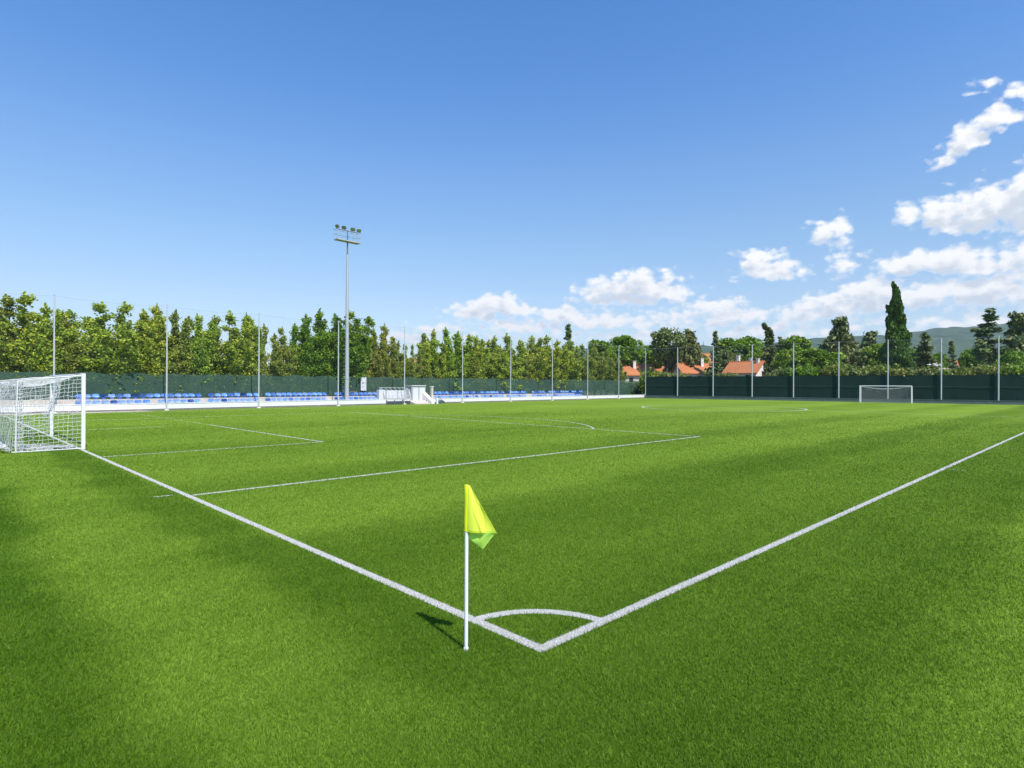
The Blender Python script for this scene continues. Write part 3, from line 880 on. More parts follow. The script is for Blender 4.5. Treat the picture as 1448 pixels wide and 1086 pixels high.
# ------------------------------------------------------------------ floodlight mast
sM, tM = on_line(490.5, WA + WNv * 1.15, WD)
mp = wall_pt(sM, 1.15, .34); Zm = tM
HT = hz(490.5, 326, Zm) - .34
ml = empty("floodlight_mast", mp, 0); tag(ml, "tall grey steel floodlight mast standing among the blue seats", "floodlight")
mb = MB(); mb.tube([(0, 0, 0), (0, 0, 4), (0, 0, HT - 2.6)], [.24, .215, .115], 16); mb.build("mast_pole", M['mast'], ml, smooth=True)
mb = MB(); mb.tube([(0, 0, HT - 2.6), (0, 0, HT)], [.085, .06], 10); mb.build("top_pole", M['dsteel'], ml, smooth=True)
mb = MB(); mb.tube([(0, 0, -.05), (0, 0, .06)], [.42, .42], 14); mb.tube([(0, 0, 2.55), (0, 0, 2.63)], [.27, .27], 14); mb.build("base_flange", M['galv'], ml)
rt3 = Vector((rt.x, rt.y, 0)); 
ax = WD.copy(); ay = Vector((-ax.y, ax.x, 0))
k = Zm / F
zp = HT - (341 - 326) * k
W2 = 12.8 * k / abs(ax.dot(rt3)); D2 = .40
mb = MB(); mb.obox(-ax * W2 - ay * D2 + Vector((0, 0, zp - .08)), ax * 2 * W2, ay * 2 * D2, (0, 0, .10)); mb.build("platform", M['deck'], ml)
mb = MB()
for sy in (-1, 1):
    for zr in (.55, 1.05):
        mb.tube([ax * -W2 + ay * D2 * sy + Vector((0, 0, zp + zr)), ax * W2 + ay * D2 * sy + Vector((0, 0, zp + zr))], .022, 5)
    for i in range(7):
        q = ax * (-W2 + 2 * W2 * i / 6) + ay * D2 * sy; mb.tube([q + Vector((0, 0, zp)), q + Vector((0, 0, zp + 1.05))], .022, 5)
for sx_ in (-1, 1):
    for zr in (.55, 1.05):
        mb.tube([ax * W2 * sx_ - ay * D2 + Vector((0, 0, zp + zr)), ax * W2 * sx_ + ay * D2 + Vector((0, 0, zp + zr))], .022, 5)
mb.build("guard_rail", M['cable'], ml)
mb = MB(); mb.tube([ax * -W2 * .85 + Vector((0, 0, HT - .04)), ax * W2 * .9 + Vector((0, 0, HT - .04))], .045, 8); mb.build("lamp_bar", M['dsteel'], ml)
mb = MB()
zz = 1.2
while zz < HT - 2.8:
    q = -rt3 * (.24 - .12 * zz / HT); mb = MB(); mb.tube([q + Vector((0, 0, zz)), q - rt3 * .2 + Vector((0, 0, zz))], .012, 4); zz += .45
    mb.build("step_peg", M['galv'], ml)
for sx_, yaw_, tl in ((-.84, .7, .5), (-.28, .25, .35), (.46, -.2, .35), (.97, -1.0, .7)):
    q = ax * W2 * sx_ + Vector((0, 0, HT + .02))
    # a round-cornered lamp head tilted down towards the pitch
    face = (-fw * math.cos(yaw_) + rt3 * math.sin(-yaw_)); face = Vector((face.x, face.y, -.55)).normalized()
    side = face.cross(Vector((0, 0, 1))).normalized(); up = side.cross(face).normalized()
    cen = q + Vector((0, 0, .24))
    mb = MB(); prof = []
    for i in range(12):
        w = 2 * math.pi * i / 12
        cx, cy = math.copysign(abs(math.cos(w)) ** .6, math.cos(w)), math.copysign(abs(math.sin(w)) ** .6, math.sin(w))
        prof.append((cx, cy))
    vs = []
    for sc_, dp in ((.25, .12), (.27, .05), (.22, -.08), (.12, -.16)):
        for cx, cy in prof: vs.append(cen + side * cx * sc_ + up * cy * sc_ * .8 + face * dp)
    fs = [tuple(range(11, -1, -1))] + [tuple(36 + i for i in range(12))]
    for j in range(3):
        for i in range(12): fs.append((j * 12 + i, j * 12 + (i + 1) % 12, (j + 1) * 12 + (i + 1) % 12, (j + 1) * 12 + i))
    mb.add(vs, fs)
    mb.tube([q, cen - face * .05], .03, 5)
    lb = mb.build("floodlight", M['lamp'], ml)
    mb = MB(); vs = [cen + side * cx * .22 + up * cy * .175 + face * .124 for cx, cy in prof] + [cen + face * .135]
    mb.add(vs, [(i, (i + 1) % 12, 12) for i in range(12)]); mb.build("lens", M['lens'], lb)

# ------------------------------------------------------------------ dugout, booth, steps, pillar, boards, sign
def wbox(mb, s, off, z, ls, lo, lz, inv): mb.obox(wall_pt(s, off, z) + inv, WD * ls, WNv * lo, (0, 0, lz))
sd0 = on_line(544, WA + WNv * .6, WD)[0]; sd1 = on_line(580.5, WA + WNv * .6, WD)[0]; ld = sd1 - sd0
dg = empty("team_dugout", wall_pt(sd0, .5, .34)); inv = -wall_pt(sd0, .5, .34)
tag(dg, "white team shelter with curved glazed roof and posts behind the parapet wall", "shelter")
mb = MB(); wbox(mb, sd0, 1.75, .34, ld, .06, 1.25, inv); mb.build("back_panel", M['panelw'], dg)
for s in (sd0, sd1 - .05):
    mb = MB(); pl = [(.55, 0), (1.75, 0), (1.75, 1.5), (1.35, 1.5), (.9, 1.2), (.62, .7)]
    mb.prism([wall_pt(s, o_, .34 + z_) + inv for o_, z_ in pl], WD * .05); mb.build("side_panel", M['panelw'], dg)
mb = MB()
for i in range(7):
    s = sd0 + ld * i / 6; mb.tube([wall_pt(s, .52, .34) + inv, wall_pt(s, .60, 1.0) + inv, wall_pt(s, .86, 1.62) + inv, wall_pt(s, 1.3, 1.85) + inv, wall_pt(s, 1.78, 1.88) + inv], .022, 6)
mb.tube([wall_pt(sd0, 1.78, 1.88) + inv, wall_pt(sd1, 1.78, 1.88) + inv], .03, 6); mb.tube([wall_pt(sd0, .6, 1.0) + inv, wall_pt(sd1, .6, 1.0) + inv], .02, 6)
mb.build("frame", M['galv'], dg)
mb = MB(); wbox(mb, sd0 + .1, 1.25, .7, ld - .2, .4, .05, inv); mb.build("bench", M['panelw'], dg)
# low rail box beside the dugout
sr0 = on_line(534, WA + WNv * 1.2, WD)[0]; sr1 = on_line(543, WA + WNv * 1.2, WD)[0]
rb_ = empty("railing_box", wall_pt(sr0, .9, .34)); inv = -wall_pt(sr0, .9, .34)
tag(rb_, "pale slatted box with a steel post beside the white team shelter", "box")
mb = MB(); wbox(mb, sr0, .9, .34, sr1 - sr0, .5, 1.3, inv); mb.build("slatted_body", M['panelw'], rb_, bevel=.02)
mb = MB(); mb.tube([wall_pt(sr1 + .04, .85, .3) + inv, wall_pt(sr1 + .04, .85, 1.75) + inv], .04, 8); mb.build("post", M['dsteel'], rb_)
# booth with double doors
sb0 = on_line(582.5, WA + WNv * .8, WD)[0]; sb1 = on_line(601.5, WA + WNv * .8, WD)[0]; lb_ = sb1 - sb0
bt = empty("ticket_booth", wall_pt(sb0, .8, .34)); inv = -wall_pt(sb0, .8, .34)
tag(bt, "small white booth with two door panels at the head of the steps", "booth")
mb = MB(); wbox(mb, sb0, .8, .34, lb_, 1.3, 1.75, inv); mb.build("booth_body", M['panelw'], bt)
mb = MB(); wbox(mb, sb0 - .06, .72, 2.09, lb_ + .12, 1.46, .09, inv); mb.build("roof", M['panelw'], bt)
mb = MB(); wbox(mb, sb0 + .08, .785, .36, lb_ - .16, .012, 1.66, inv); mb.build("door_surround", M['dsteel'], bt)
for k_ in (0, 1):
    wd_ = (lb_ - .34) / 2
    mb = MB(); wbox(mb, sb0 + .12 + k_ * (wd_ + .10), .755, .38, wd_, .03, 1.55, inv); d_ = mb.build("door", M['panelw'], bt)
# entrance steps
st = empty("entrance_steps", wall_pt(STAIR0, -.9)); inv = -wall_pt(STAIR0, -.9)
tag(st, "pinkish concrete steps leading from the turf up to the white booth", "steps")
LS = STAIR1 - STAIR0
for j in range(3):
    mb = MB(); wbox(mb, STAIR0 + .02, -.9 + .4 * j, 0, LS - 1.0, .4 if j < 2 else .5, .14 + .13 * j, inv); mb.build("step", M['pathc'], st)
wg = empty("stair_cheek_wall", wall_pt(STAIR1 - .95, -.9)); inv = -wall_pt(STAIR1 - .95, -.9)
tag(wg, "white sloping stair cheek with a dark slanted panel beside the steps", "wall")
mb = MB(); mb.prism([wall_pt(STAIR1 - .9, o_, z_) + inv for o_, z_ in ((-1.0, 0), (.75, 0), (.75, 1.35), (-1.0, .3))], WD * .5); mb.build("cheek", M['wallw'], wg)
mb = MB(); mb.prism([wall_pt(STAIR1 - .36, o_, z_) + inv for o_, z_ in ((-1.1, 0), (-.1, 0), (-.1, .75), (-1.1, .12))], WD * .04); mb.build("dark_panel", M['dark'], wg)
mb = MB(); mb.obox(wall_pt(STAIR1 - .3, -1.25, 0) + inv, WD * .22, WNv * .22, (0, 0, .62)); mb.build("end_post", M['wallw'], wg)
sp_ = on_line(610.5, WA + WNv * .4, WD)[0]
pi_ = empty("stone_pillar", wall_pt(sp_, .4, 0)); tag(pi_, "mottled pale stone pillar standing at the top of the steps", "pillar")
mb = MB(); mb.box((0, 0, 1.0), (.30, .30, 2.0), seat_rz, taper=.92); mb.build("shaft", M['tile'], pi_)
mb = MB(); mb.box((0, 0, 2.03), (.36, .36, .08), seat_rz); mb.build("cap", M['wallw'], pi_)
# dark boards leaning on the wall
s0 = on_line(546, WA, WD)[0]
db = empty("dark_board_barrier", wall_pt(s0, -.1)); inv = -wall_pt(s0, -.1)
tag(db, "dark low boards with short posts standing against the wall below the shelter", "boards")
nb = 3; ln = (STAIR0 - .05 - s0) / nb
for i in range(nb):
    mb = MB(); wbox(mb, s0 + i * ln + .03, -.14, .02, ln - .06, .05, .36, inv); mb.build("board", M['dark'], db)
    mb = MB(); wbox(mb, s0 + i * ln - .03, -.16, 0, .07, .09, .52, inv); mb.build("post", M['dsteel'], db)
# dark rounded bag before the wall
sbg = on_line(622.5, WA - WNv * .35, WD)[0]
mb = MB(); vs = []; fs = []
for i in range(9):
    a = i / 8 * math.pi / 2
    for j in range(16):
        b = 2 * math.pi * j / 16
        c_, s_2 = math.copysign(abs(math.cos(b)) ** .7, math.cos(b)), math.copysign(abs(math.sin(b)) ** .7, math.sin(b))
        vs.append(WD * (.62 * math.cos(a) * c_ + .1 * math.sin(a)) + WNv * (.25 * math.cos(a) * s_2) + Vector((0, 0, .42 * math.sin(a) ** .8)))
for i in range(8):
    for j in range(16): fs.append((i * 16 + j, i * 16 + (j + 1) % 16, (i + 1) * 16 + (j + 1) % 16, (i + 1) * 16 + j))
mb.add(vs, fs); mb.tube([WD * (.25 * math.cos(w)) + Vector((0, 0, .40 + .12 * math.sin(w))) for w in [math.pi * i / 8 for i in range(9)]], .018, 5)
o = mb.build("sports_bag", M['dark'], smooth=True); o.location = wall_pt(sbg, -.38, 0)
tag(o, "dark rounded sports bag on the turf against the white wall past the steps", "bag")
# sign on the mesh fence
ss0 = on_line(510.3, WA + WNv * 3.1, WD)[0]; ss1 = on_line(518, WA + WNv * 3.1, WD)[0]; Zs = on_line(514, WA + WNv * 3.1, WD)[1]
z0, z1 = hz(514, 552.3, Zs), hz(514, 533.3, Zs)
sg = empty("banner_sign", wall_pt(ss0, 3.1, z0)); inv = -wall_pt(ss0, 3.1, z0)
tag(sg, "white upright banner with grey print hung on the mesh fence by the mast", "sign")
mb = MB(); wbox(mb, ss0, 3.1, z0, ss1 - ss0, .03, z1 - z0, inv); mb.build("banner_panel", M['panelw'], sg)
mb = MB(); w_ = ss1 - ss0
for (u0, u1, v0, v1) in ((.18, .55, .50, .56), (.22, .62, .57, .62), (.15, .45, .63, .66), (.2, .58, .30, .33), (.2, .7, .25, .27)):
    wbox(mb, ss0 + w_ * u0, 3.095, z0 + (z1 - z0) * v0, w_ * (u1 - u0), .004, (z1 - z0) * (v1 - v0), inv)
mb.build("print_mark", M['signtxt'], sg)

# ------------------------------------------------------------------ trees
def leaf_quads(cent, size, g, elong=1.6, axis=None):
    n = len(cent)
    a = g.normal(0, 1, (n, 3))
    if axis is not None: a = a * .45 + axis
    a /= np.linalg.norm(a, axis=1, keepdims=True) + 1e-9
    b = np.cross(a, g.normal(0, 1, (n, 3))); b /= np.linalg.norm(b, axis=1, keepdims=True) + 1e-9
    s = size * g.uniform(.65, 1.35, n)
    a = a * (s * elong / 2)[:, None]; b = b * (s / 2)[:, None]
    v = np.empty((n, 4, 3), np.float32)
    v[:, 0] = cent - a; v[:, 1] = cent + b - a * .1; v[:, 2] = cent + a; v[:, 3] = cent - b - a * .1
    return v.reshape(-1, 3)
def crown(name, cent, size, g, mat, parent, elong=1.6, axis=None):
    v = leaf_quads(np.asarray(cent), size, g, elong, axis)
    return np_mesh(name, v, 4, np.arange(len(v)), mat, parent)

def proto_row(seed, H, mat, leaf=.125, dens=1.15, full=1.0):
    """upright street tree: several ascending leaders, each ending in a leafy spire"""
    g = np.random.default_rng(seed)
    root = empty("row_tree"); tb = MB()
    tb.tube([(0, 0, -.1), (g.normal(0, .05), g.normal(0, .05), H * .3), (g.normal(0, .1), g.normal(0, .1), H * .6), (g.normal(0, .1), g.normal(0, .1), H * .9)], [.16, .12, .07, .015], 7)
    cents = []; axs = []
    ell = g.uniform(0, 6.28)
    nl = int(g.integers(5, 8))
    leaders = [(0, 0, 0.12 * H, H, 0)]
    for k in range(nl):
        leaders.append((k * 2 * math.pi / nl + g.uniform(-.5, .5), g.uniform(.7, 1.7) * full, g.uniform(.06, .36) * H, g.uniform(.62, .98) * H, 1))
    for az, spread_, z0, z1, side in leaders:
        base = np.array([0, 0, z0]); tip = np.array([math.cos(az) * spread_ * 1.35, math.sin(az) * spread_ * 1.35, z1])
        mid_ = np.array([math.cos(az) * spread_ * 1.1, math.sin(az) * spread_ * 1.1, z0 + (z1 - z0) * .4])
        def P(t): return (1 - t) ** 2 * base + 2 * t * (1 - t) * mid_ + t * t * tip
        if side: tb.tube([P(t) for t in (0, .25, .5, .75, .95)], [.06, .05, .035, .02, .008], 5)
        nb_ = int((z1 - z0) * 2.3 * dens) + 2
        for q in range(nb_):
            t = min(.97, (q + g.uniform(.1, .9)) / nb_)
            ln = (1.0 * (1 - t) ** .6 + .34) * g.uniform(.55, 1.2) * full
            a2 = az + g.normal(0, 1.3) if side else g.uniform(0, 2 * math.pi); up = g.uniform(.2, .9) + .7 * t
            d = np.array([math.cos(a2), math.sin(a2), up]); d /= np.linalg.norm(d)
            if t < .22: d[2] -= .75
            b0 = P(t)
            for f in np.arange(.35, 1.01, .24):
                m = int(54 * dens * g.uniform(.5, 1.35)); sg = (.12 + .14 * (1 - t)) * g.uniform(.7, 1.3)
                v = g.normal(0, 1, (m, 3)) * sg * np.array([1, 1, .85])
                droop = np.array([0, 0, -.10 * f * f * ln])
                cents.append(b0 + d * f * ln + droop + v); axs.append(np.repeat(d[None], m, 0))
        m = 110; ss = g.uniform(0, 1, m)          # the plume that ends the leader
        cc = P(.93) + np.array([0, 0, 1.0]) * (ss * (z1 - z0) * .14)[:, None] + g.normal(0, 1, (m, 3)) * (.20 * (1.1 - ss))[:, None]
        cents.append(cc); axs.append(np.repeat(np.array([[0, 0, 1.0]]), m, 0))
    cents = np.concatenate(cents); axs = np.concatenate(axs)
    ok = cents[:, 2] > 1.5
    tb.build("trunk", M['bark'], root, smooth=True)
    crown("crown", cents[ok], leaf, g, mat, root, 1.5, axs[ok] * .6)
    return root

def proto_round(seed, W, H, z0, mat, bark='bark', nclump=46, leaf=.25, per=210, name="broadleaf_tree", gappy=.0):
    g = np.random.default_rng(seed); root = empty(name); tb = MB()
    tb.tube([(0, 0, -.1), (g.normal(0, .1), g.normal(0, .1), z0 * .6), (g.normal(0, .15), g.normal(0, .15), z0 + (H - z0) * .35)], [.028 * H, .022 * H, .014 * H], 8)
    cents = []
    for k in range(nclump):
        u = g.uniform(-1, 1); a = g.uniform(0, 2 * math.pi); rr = g.uniform(.45, .9) ** (.6)
        s = math.sqrt(max(0, 1 - abs(u) ** 3)) * (1.0 if u > -.3 else .8)
        c = np.array([math.cos(a) * s * W * rr * .82, math.sin(a) * s * W * rr * .82, z0 + (H - z0) * (.5 + .5 * u * rr * .86)])
        cr_ = W * g.uniform(.2, .36)
        if k % 4 == 0:
            tb.tube([(0, 0, z0 * .75), (c[0] * .5, c[1] * .5, (z0 * .8 + c[2]) / 2), tuple(c)], [.012 * H, .008 * H, .003 * H], 5)
        v = g.normal(0, 1, (per, 3)); v /= np.linalg.norm(v, axis=1, keepdims=True)
        v *= (g.uniform(.25, 1, per) ** .5)[:, None] * cr_ * np.array([1, 1, .75])
        cents.append(c + v)
    tb.build("trunk", M[bark], root, smooth=True)
    crown("crown", np.concatenate(cents), leaf, g, mat, root, 1.4)
    return root

def proto_spruce(seed, W, H, mat, z0=.6, droop=.25, gap=1.0, bent=0.0, name="spruce_tree", leaf=.34, nper=26, power=.85):
    """conifer: whorls of separate boughs carrying needle sprays"""
    g = np.random.default_rng(seed); root = empty(name); tb = MB()
    bx = lambda z: -bent * max(0, (z / H - .82) / .18) ** 2
    zs = np.linspace(-.1, H, 9)
    tb.tube([(bx(z), 0, z) for z in zs], [max(.012, .017 * H * (1 - max(0, z) / H)) for z in zs], 7)
    cents = []; axs = []
    z = z0
    while z < H * .985:
        t = (z - z0) / (H - z0)
        rad = W * (1 - t) ** power * g.uniform(.62, 1.15) + .14
        nb_ = int(5 + 3 * (1 - t))
        for k in range(nb_):
            a = g.uniform(0, 2 * math.pi); ln = rad * g.uniform(.55, 1.12)
            ss = np.linspace(.08, 1, max(4, int(nper * ln / W + 4)))
            for s in ss:
                dz = -droop * ln * s ** 1.4 + .22 * ln * s ** 3 + (.35 * ln * s if t > .8 else 0)
                wdt = .15 * ln * (1 - s * .7) + .05
                m = 3
                off = g.normal(0, 1, (m, 3)) * np.array([wdt, wdt, .07 + .05 * ln])
                cents.append(np.array([math.cos(a) * ln * s + bx(z), math.sin(a) * ln * s, z + dz]) + off)
                axs.append(np.repeat(np.array([[math.cos(a), math.sin(a), -.25]]), m, 0))
            if k % 2 == 0 and ln > .5:
                tb.tube([(bx(z), 0, z), (math.cos(a) * ln * .5 + bx(z), math.sin(a) * ln * .5, z - droop * ln * .4), (math.cos(a) * ln * .9 + bx(z), math.sin(a) * ln * .9, z - droop * ln * .7)], [.03, .02, .008], 4)
        z += (.30 + .22 * (1 - t)) * gap * g.uniform(.8, 1.2)
    tb.build("trunk", M['barkpale'], root, smooth=True)
    crown("crown", np.concatenate(cents), leaf, g, mat, root, 2.0, np.concatenate(axs))
    return root

def proto_cypress(seed, W, H, mat):
    g = np.random.default_rng(seed); root = empty("cypress_tree"); tb = MB()
    tb.tube([(0, 0, -.1), (0, 0, H * .5), (-.1, 0, H * .95)], [.28, .15, .02], 8)
    n = 26000
    t = g.uniform(0.01, 1, n) ** .8
    prof = np.interp(t, [0, .08, .22, .38, .46, .6, .75, .88, .96, 1], [.55, .82, 1.0, .95, .70, .60, .43, .25, .12, .02])
    a = g.uniform(0, 2 * np.pi, n)
    lump = 1 + .13 * np.sin(3 * a + t * 17) + .10 * np.sin(5 * a - t * 29 + 1) + .08 * np.sin(2 * a + t * 50)
    rr = W * prof * lump * (g.uniform(.35, 1, n) ** .35)
    bend = -.55 * np.clip((t - .9) / .1, 0, 1) ** 2
    c = np.stack([np.cos(a) * rr + bend, np.sin(a) * rr, t * H + g.normal(0, .12, n)], 1)
    # stray leaders that stick out of the outline
    ex = []
    for k in range(8):
        a0 = g.uniform(0, 2 * math.pi); t0 = g.uniform(.2, .8); w0_ = W * float(np.interp(t0, [0, .22, .38, .6, .88, 1], [.6, 1, .95, .6, .25, 0]))
        m = 160; s = g.uniform(0, 1, m)
        L_ = g.uniform(.6, 1.4)
        c2 = np.stack([math.cos(a0) * (w0_ * .8 + s * .55), math.sin(a0) * (w0_ * .8 + s * .55), t0 * H + s * L_], 1) + g.normal(0, 1, (m, 3)) * (.2 * (1 - s * .8))[:, None]
        ex.append(c2)
    c = np.concatenate([c] + ex)
    ax_ = np.zeros_like(c); ax_[:, 2] = 1.0; ax_[:, :2] = c[:, :2] * .15
    tb.build("trunk", M['bark'], root, smooth=True)
    crown("crown", c, .22, g, mat, root, 1.9, ax_)
    return root

def proto_pine(seed, W, H, mat, z0f=.35, ntier=9, up=.25, bark='bark', name="pine_tree", leaf=.32, per=150, top=.35):
    """open pine: bare lower trunk, rising limbs that end in separate needle pads"""
    g = np.random.default_rng(seed); root = empty(name); tb = MB()
    tb.tube([(0, 0, -.1), (g.normal(0, .1), 0, H * .35), (g.normal(0, .15), g.normal(0, .1), H * .7), (0, 0, H * .96)], [.025 * H, .02 * H, .012 * H, .004 * H], 8)
    cents = []
    for i in range(ntier):
        t = i / (ntier - 1); z = H * (z0f + (1 - z0f) * t * .93)
        rad = W * (1 - t * (1 - top)) * (.7 + .3 * math.sin(math.pi * min(1, t + .25)))
        nb_ = 6 if t < .9 else 3
        a0 = g.uniform(0, 6)
        for k in range(nb_):
            a = a0 + 2 * math.pi * k / nb_ + g.uniform(-.5, .5); ln = rad * g.uniform(.4, 1.2)
            e = np.array([math.cos(a) * ln, math.sin(a) * ln, z + up * ln + g.normal(0, .15)])
            tb.tube([(0, 0, z), (e[0] * .5, e[1] * .5, z + up * ln * .3), tuple(e)], [.012 * H * (1.1 - t), .007 * H * (1.1 - t), .003 * H], 5)
            for f in np.linspace(.35, 1.05, 6):
                c = np.array([e[0] * f, e[1] * f, z + (e[2] - z) * f ** 1.3 + .05])
                rc = W * .085 * g.uniform(.7, 1.4) * (1.25 - .5 * f)
                v = g.normal(0, 1, (per // 9 + 4, 3)) * np.array([rc, rc, rc * .75])
                cents.append(c + v)
    tb.build("trunk", M[bark], root, smooth=True)
    crown("crown", np.concatenate(cents), leaf, g, mat, root, 2.0)
    return root

def proto_bush(seed, W, H, mat, leaf=.22, n=2600, name="hedge_bush"):
    g = np.random.default_rng(seed); root = empty(name); tb = MB(); cents = []
    ncl = 26
    for k in range(ncl):
        a = g.uniform(0, 2 * math.pi); rr = g.uniform(0, 1) ** .5 * W * .75
        c = np.array([math.cos(a) * rr, math.sin(a) * rr, H * g.uniform(.25, .82)])
        tb.tube([(c[0] * .2, c[1] * .2, -.05), (c[0] * .7, c[1] * .7, c[2] * .6), tuple(c)], [.03, .02, .008], 4)
        v = g.normal(0, 1, (n // ncl, 3)); v /= np.linalg.norm(v, axis=1, keepdims=True)
        v *= (g.uniform(.2, 1, len(v)) ** .6)[:, None] * W * g.uniform(.25, .42) * np.array([1, 1, .8])
        cc = c + v; cents.append(cc[cc[:, 2] > .02])
    for k in range(9):   # stray shoots
        a = g.uniform(0, 2 * math.pi); rr = g.uniform(0, 1) * W * .8; m = 14; s = np.linspace(0, 1, m)
        cents.append(np.stack([math.cos(a) * rr * (1 + .2 * s), math.sin(a) * rr * (1 + .2 * s), H * (.7 + .30 * s * g.uniform(.6, 1))], 1) + g.normal(0, .05, (m, 3)))
    tb.build("stem", M['bark'], root, smooth=True)
    crown("foliage", np.concatenate(cents), leaf, g, mat, root, 1.5)
    return root

def set_leaf(root, mat):
    for ch in root.children:
        if ch.name.startswith(("crown", "foliage")):
            ch.material_slots[0].link = 'OBJECT'; ch.material_slots[0].material = mat

used = set()
def plant(proto, loc, rz, scale, label, cat, group=None, mat=None):
    if proto.name in used: o = copy_tree(proto)
    else: o = proto; used.add(proto.name)
    o.location = loc; o.rotation_euler = (0, 0, rz); o.scale = scale if hasattr(scale, '__len__') else (scale,) * 3
    if mat is not None: set_leaf(o, mat)
    tag(o, label, cat, group)
    return o

PR = [proto_row(s, 9.0, M['row_a']) for s in (21, 22, 23, 24, 25)]
trng = random.Random(5)
# the row behind the seats: px, top y, leaf kind, width factor
row = [(-60, 424, 'a', 1), (-25, 428, 'b', 1), (6, 424, 'b', 1.0), (36, 421, 'a', 1), (66, 436, 'a', .9), (93, 452, 'b', .95), (120, 478, 'a', .85), (146, 434, 'a', 1.0), (172, 434, 'a', 1.05), (199, 444, 'a', .9), (223, 437, 'a', .9),
       (252, 445, 'b', .95), (277, 450, 'a', .9), (303, 452, 'b', .95), (328, 446, 'a', .95), (345, 448, 'a', .8), (372, 463, 'b', .9), (395, 467, 'b', .85), (412, 477, 'a', .8),
       (430, 450, 'c', 1.0), (449, 443, 'c', 1.05), (474, 450, 'c', 1.0), (489, 444, 'c', 1.0), (509, 460, 'c', .85), (524, 469, 'b', .9), (543, 463, 'b', .8), (561, 486, 'b', .8), (580, 490, 'b', .8), (597, 488, 'a', .8),
       (611, 470, 'a', 1.0), (627, 468, 'a', 1.0), (645, 473, 'a', .95), (662, 477, 'a', .9), (677, 479, 'a', .9), (690, 484, 'b', .8), (701, 479, 'a', .9), (714, 476, 'a', 1.0), (733, 491, 'b', .9), (752, 479, 'a', .95), (769, 478, 'a', 1.0),
       (787, 484, 'a', 1.0), (803, 484, 'a', .95), (822, 490, 'b', .9), (838, 494, 'b', .9), (854, 497, 'b', .9), (868, 506, 'b', .8)]
kinds = {'a': "yellow-green", 'b': "olive brown", 'c': "deep green"}
for k, (px, ty, kd, wf) in enumerate(row):
    off = SF + 1.9 + trng.uniform(-.5, .8); px += trng.uniform(-4, 4)
    s, Z = on_line(px, WA + WNv * off, WD)
    Ht = hz(px, ty, Z); sc_ = Ht / 9.0
    lbl = f"{kinds[kd]} upright tree in the row behind the mesh fence, {ordinal(k + 1)} from the goal end"
    wsc = sc_ * wf * trng.uniform(.95, 1.5)
    plant(PR[k % 5], wall_pt(s, off), trng.uniform(0, 6.28), (wsc, wsc, sc_), lbl, "tree", "row of trees behind the seats", M['row_' + kd])
PB = [proto_bush(s, 2.1, 4.0, M['hedge'], leaf=.20, n=4200) for s in (31, 32, 33)]
def tree_at(proto, px, ty, Z, hw_px, natW, natH, label, cat="tree", group=None, mat=None, rz=None, zbase=0.0):
    hw_px *= 1.25 if proto.name.startswith(('spruce', 'broadleaf')) else 1.0
    p = at(px, Z); H_ = hz(px, ty, Z) - zbase; sc_ = H_ / natH; w_ = hw_px * Z / F / natW
    return plant(proto, (p.x, p.y, zbase), trng.uniform(0, 6.28) if rz is None else rz, (w_, w_, sc_), label, cat, group, mat)
yawz = math.atan2(rt.y, rt.x)
SP = proto_spruce(41, 2.6, 11, M['conif'], gap=1.5, power=1.0, leaf=.25)
SP2 = proto_spruce(42, 2.6, 11, M['conif'], droop=.3, gap=1.35, power=.85, leaf=.25)
RD = [proto_round(51, 3.2, 9, 2.9, M['round_l'], nclump=56), proto_round(52, 3.4, 9, 2.7, M['round_l'], nclump=58)]
OL = proto_round(53, 3.2, 9, 4.4, M['olive'], bark='bark', nclump=44, per=110)
PN = proto_pine(61, 3.0, 10, M['conif']); PN2 = proto_pine(62, 3.2, 10, M['conif'], z0f=.25, ntier=10, up=.4)
CY = proto_cypress(71, 2.0, 14, M['cypr'])
BT = proto_spruce(43, 1.3, 11, M['conif'], droop=-.25, gap=.8, bent=1.1, name="bent_conifer", power=.7)
CD = proto_spruce(44, 3.2, 12, M['conif'], droop=.10, gap=1.8, name="cedar_tree", power=.95, nper=34, leaf=.28)

tree_at(SP, 803, 456, 125, 19, 2.6, 11, "dark spruce whose pointed top rises above the tree row", group=None)
tree_at(RD[0], 850, 478, 122, 20, 3.2, 9, "round green tree at the end of the row before the orange roofs")
tree_at(RD[1], 884, 472, 128, 26, 3.4, 9, "broad bright green tree standing over the long orange roof")
tree_at(RD[0], 922, 484, 135, 20, 3.2, 9, "dark green bushy tree between the bright round tree and the grey olive one", mat=M['row_c'])
tree_at(OL, 943, 463, 122, 24, 3.2, 9, "grey olive tree with a bare dark trunk in front of the orange roofs", mat=M['olive'])
tree_at(PN2, 975, 469, 125, 20, 3.2, 10, "shaggy olive pine beside the grey olive tree", mat=M['olive'])
tree_at(SP, 1011, 466, 118, 16, 2.6, 11, "dark narrow spruce standing between two orange roofed houses")
tree_at(RD[1], 1045, 474, 145, 34, 3.4, 9, "wide fresh green dome of a tree behind the white gabled house")
tree_at(BT, 1088, 459, 120, 13, 1.5, 11, "slim conifer with a bent hooked tip", rz=yawz)
tree_at(SP2, 1103, 474, 122, 15, 2.6, 11, "dull green conifer close beside the hook-tipped one", mat=M['olive'])
tree_at(RD[0], 1128, 472, 120, 20, 3.2, 9, "dark green leafy tree beside the fourth pole of the end fence", mat=M['row_c'])
tree_at(RD[1], 1157, 491, 108, 34, 3.4, 9, "broad bright green bushy tree just over the end fence")
tree_at(PN2, 1188, 453, 118, 30, 3.2, 10, "open pine with rising limbs beside the broad bright green bush", mat=M['olive'])
tree_at(PN, 1229, 472, 128, 24, 3.0, 10, "dark green pine next to the tall cypress")
tree_at(RD[0], 1243, 482, 125, 22, 3.2, 9, "dark leafy tree tucked against the tall cypress", mat=M['row_c'])
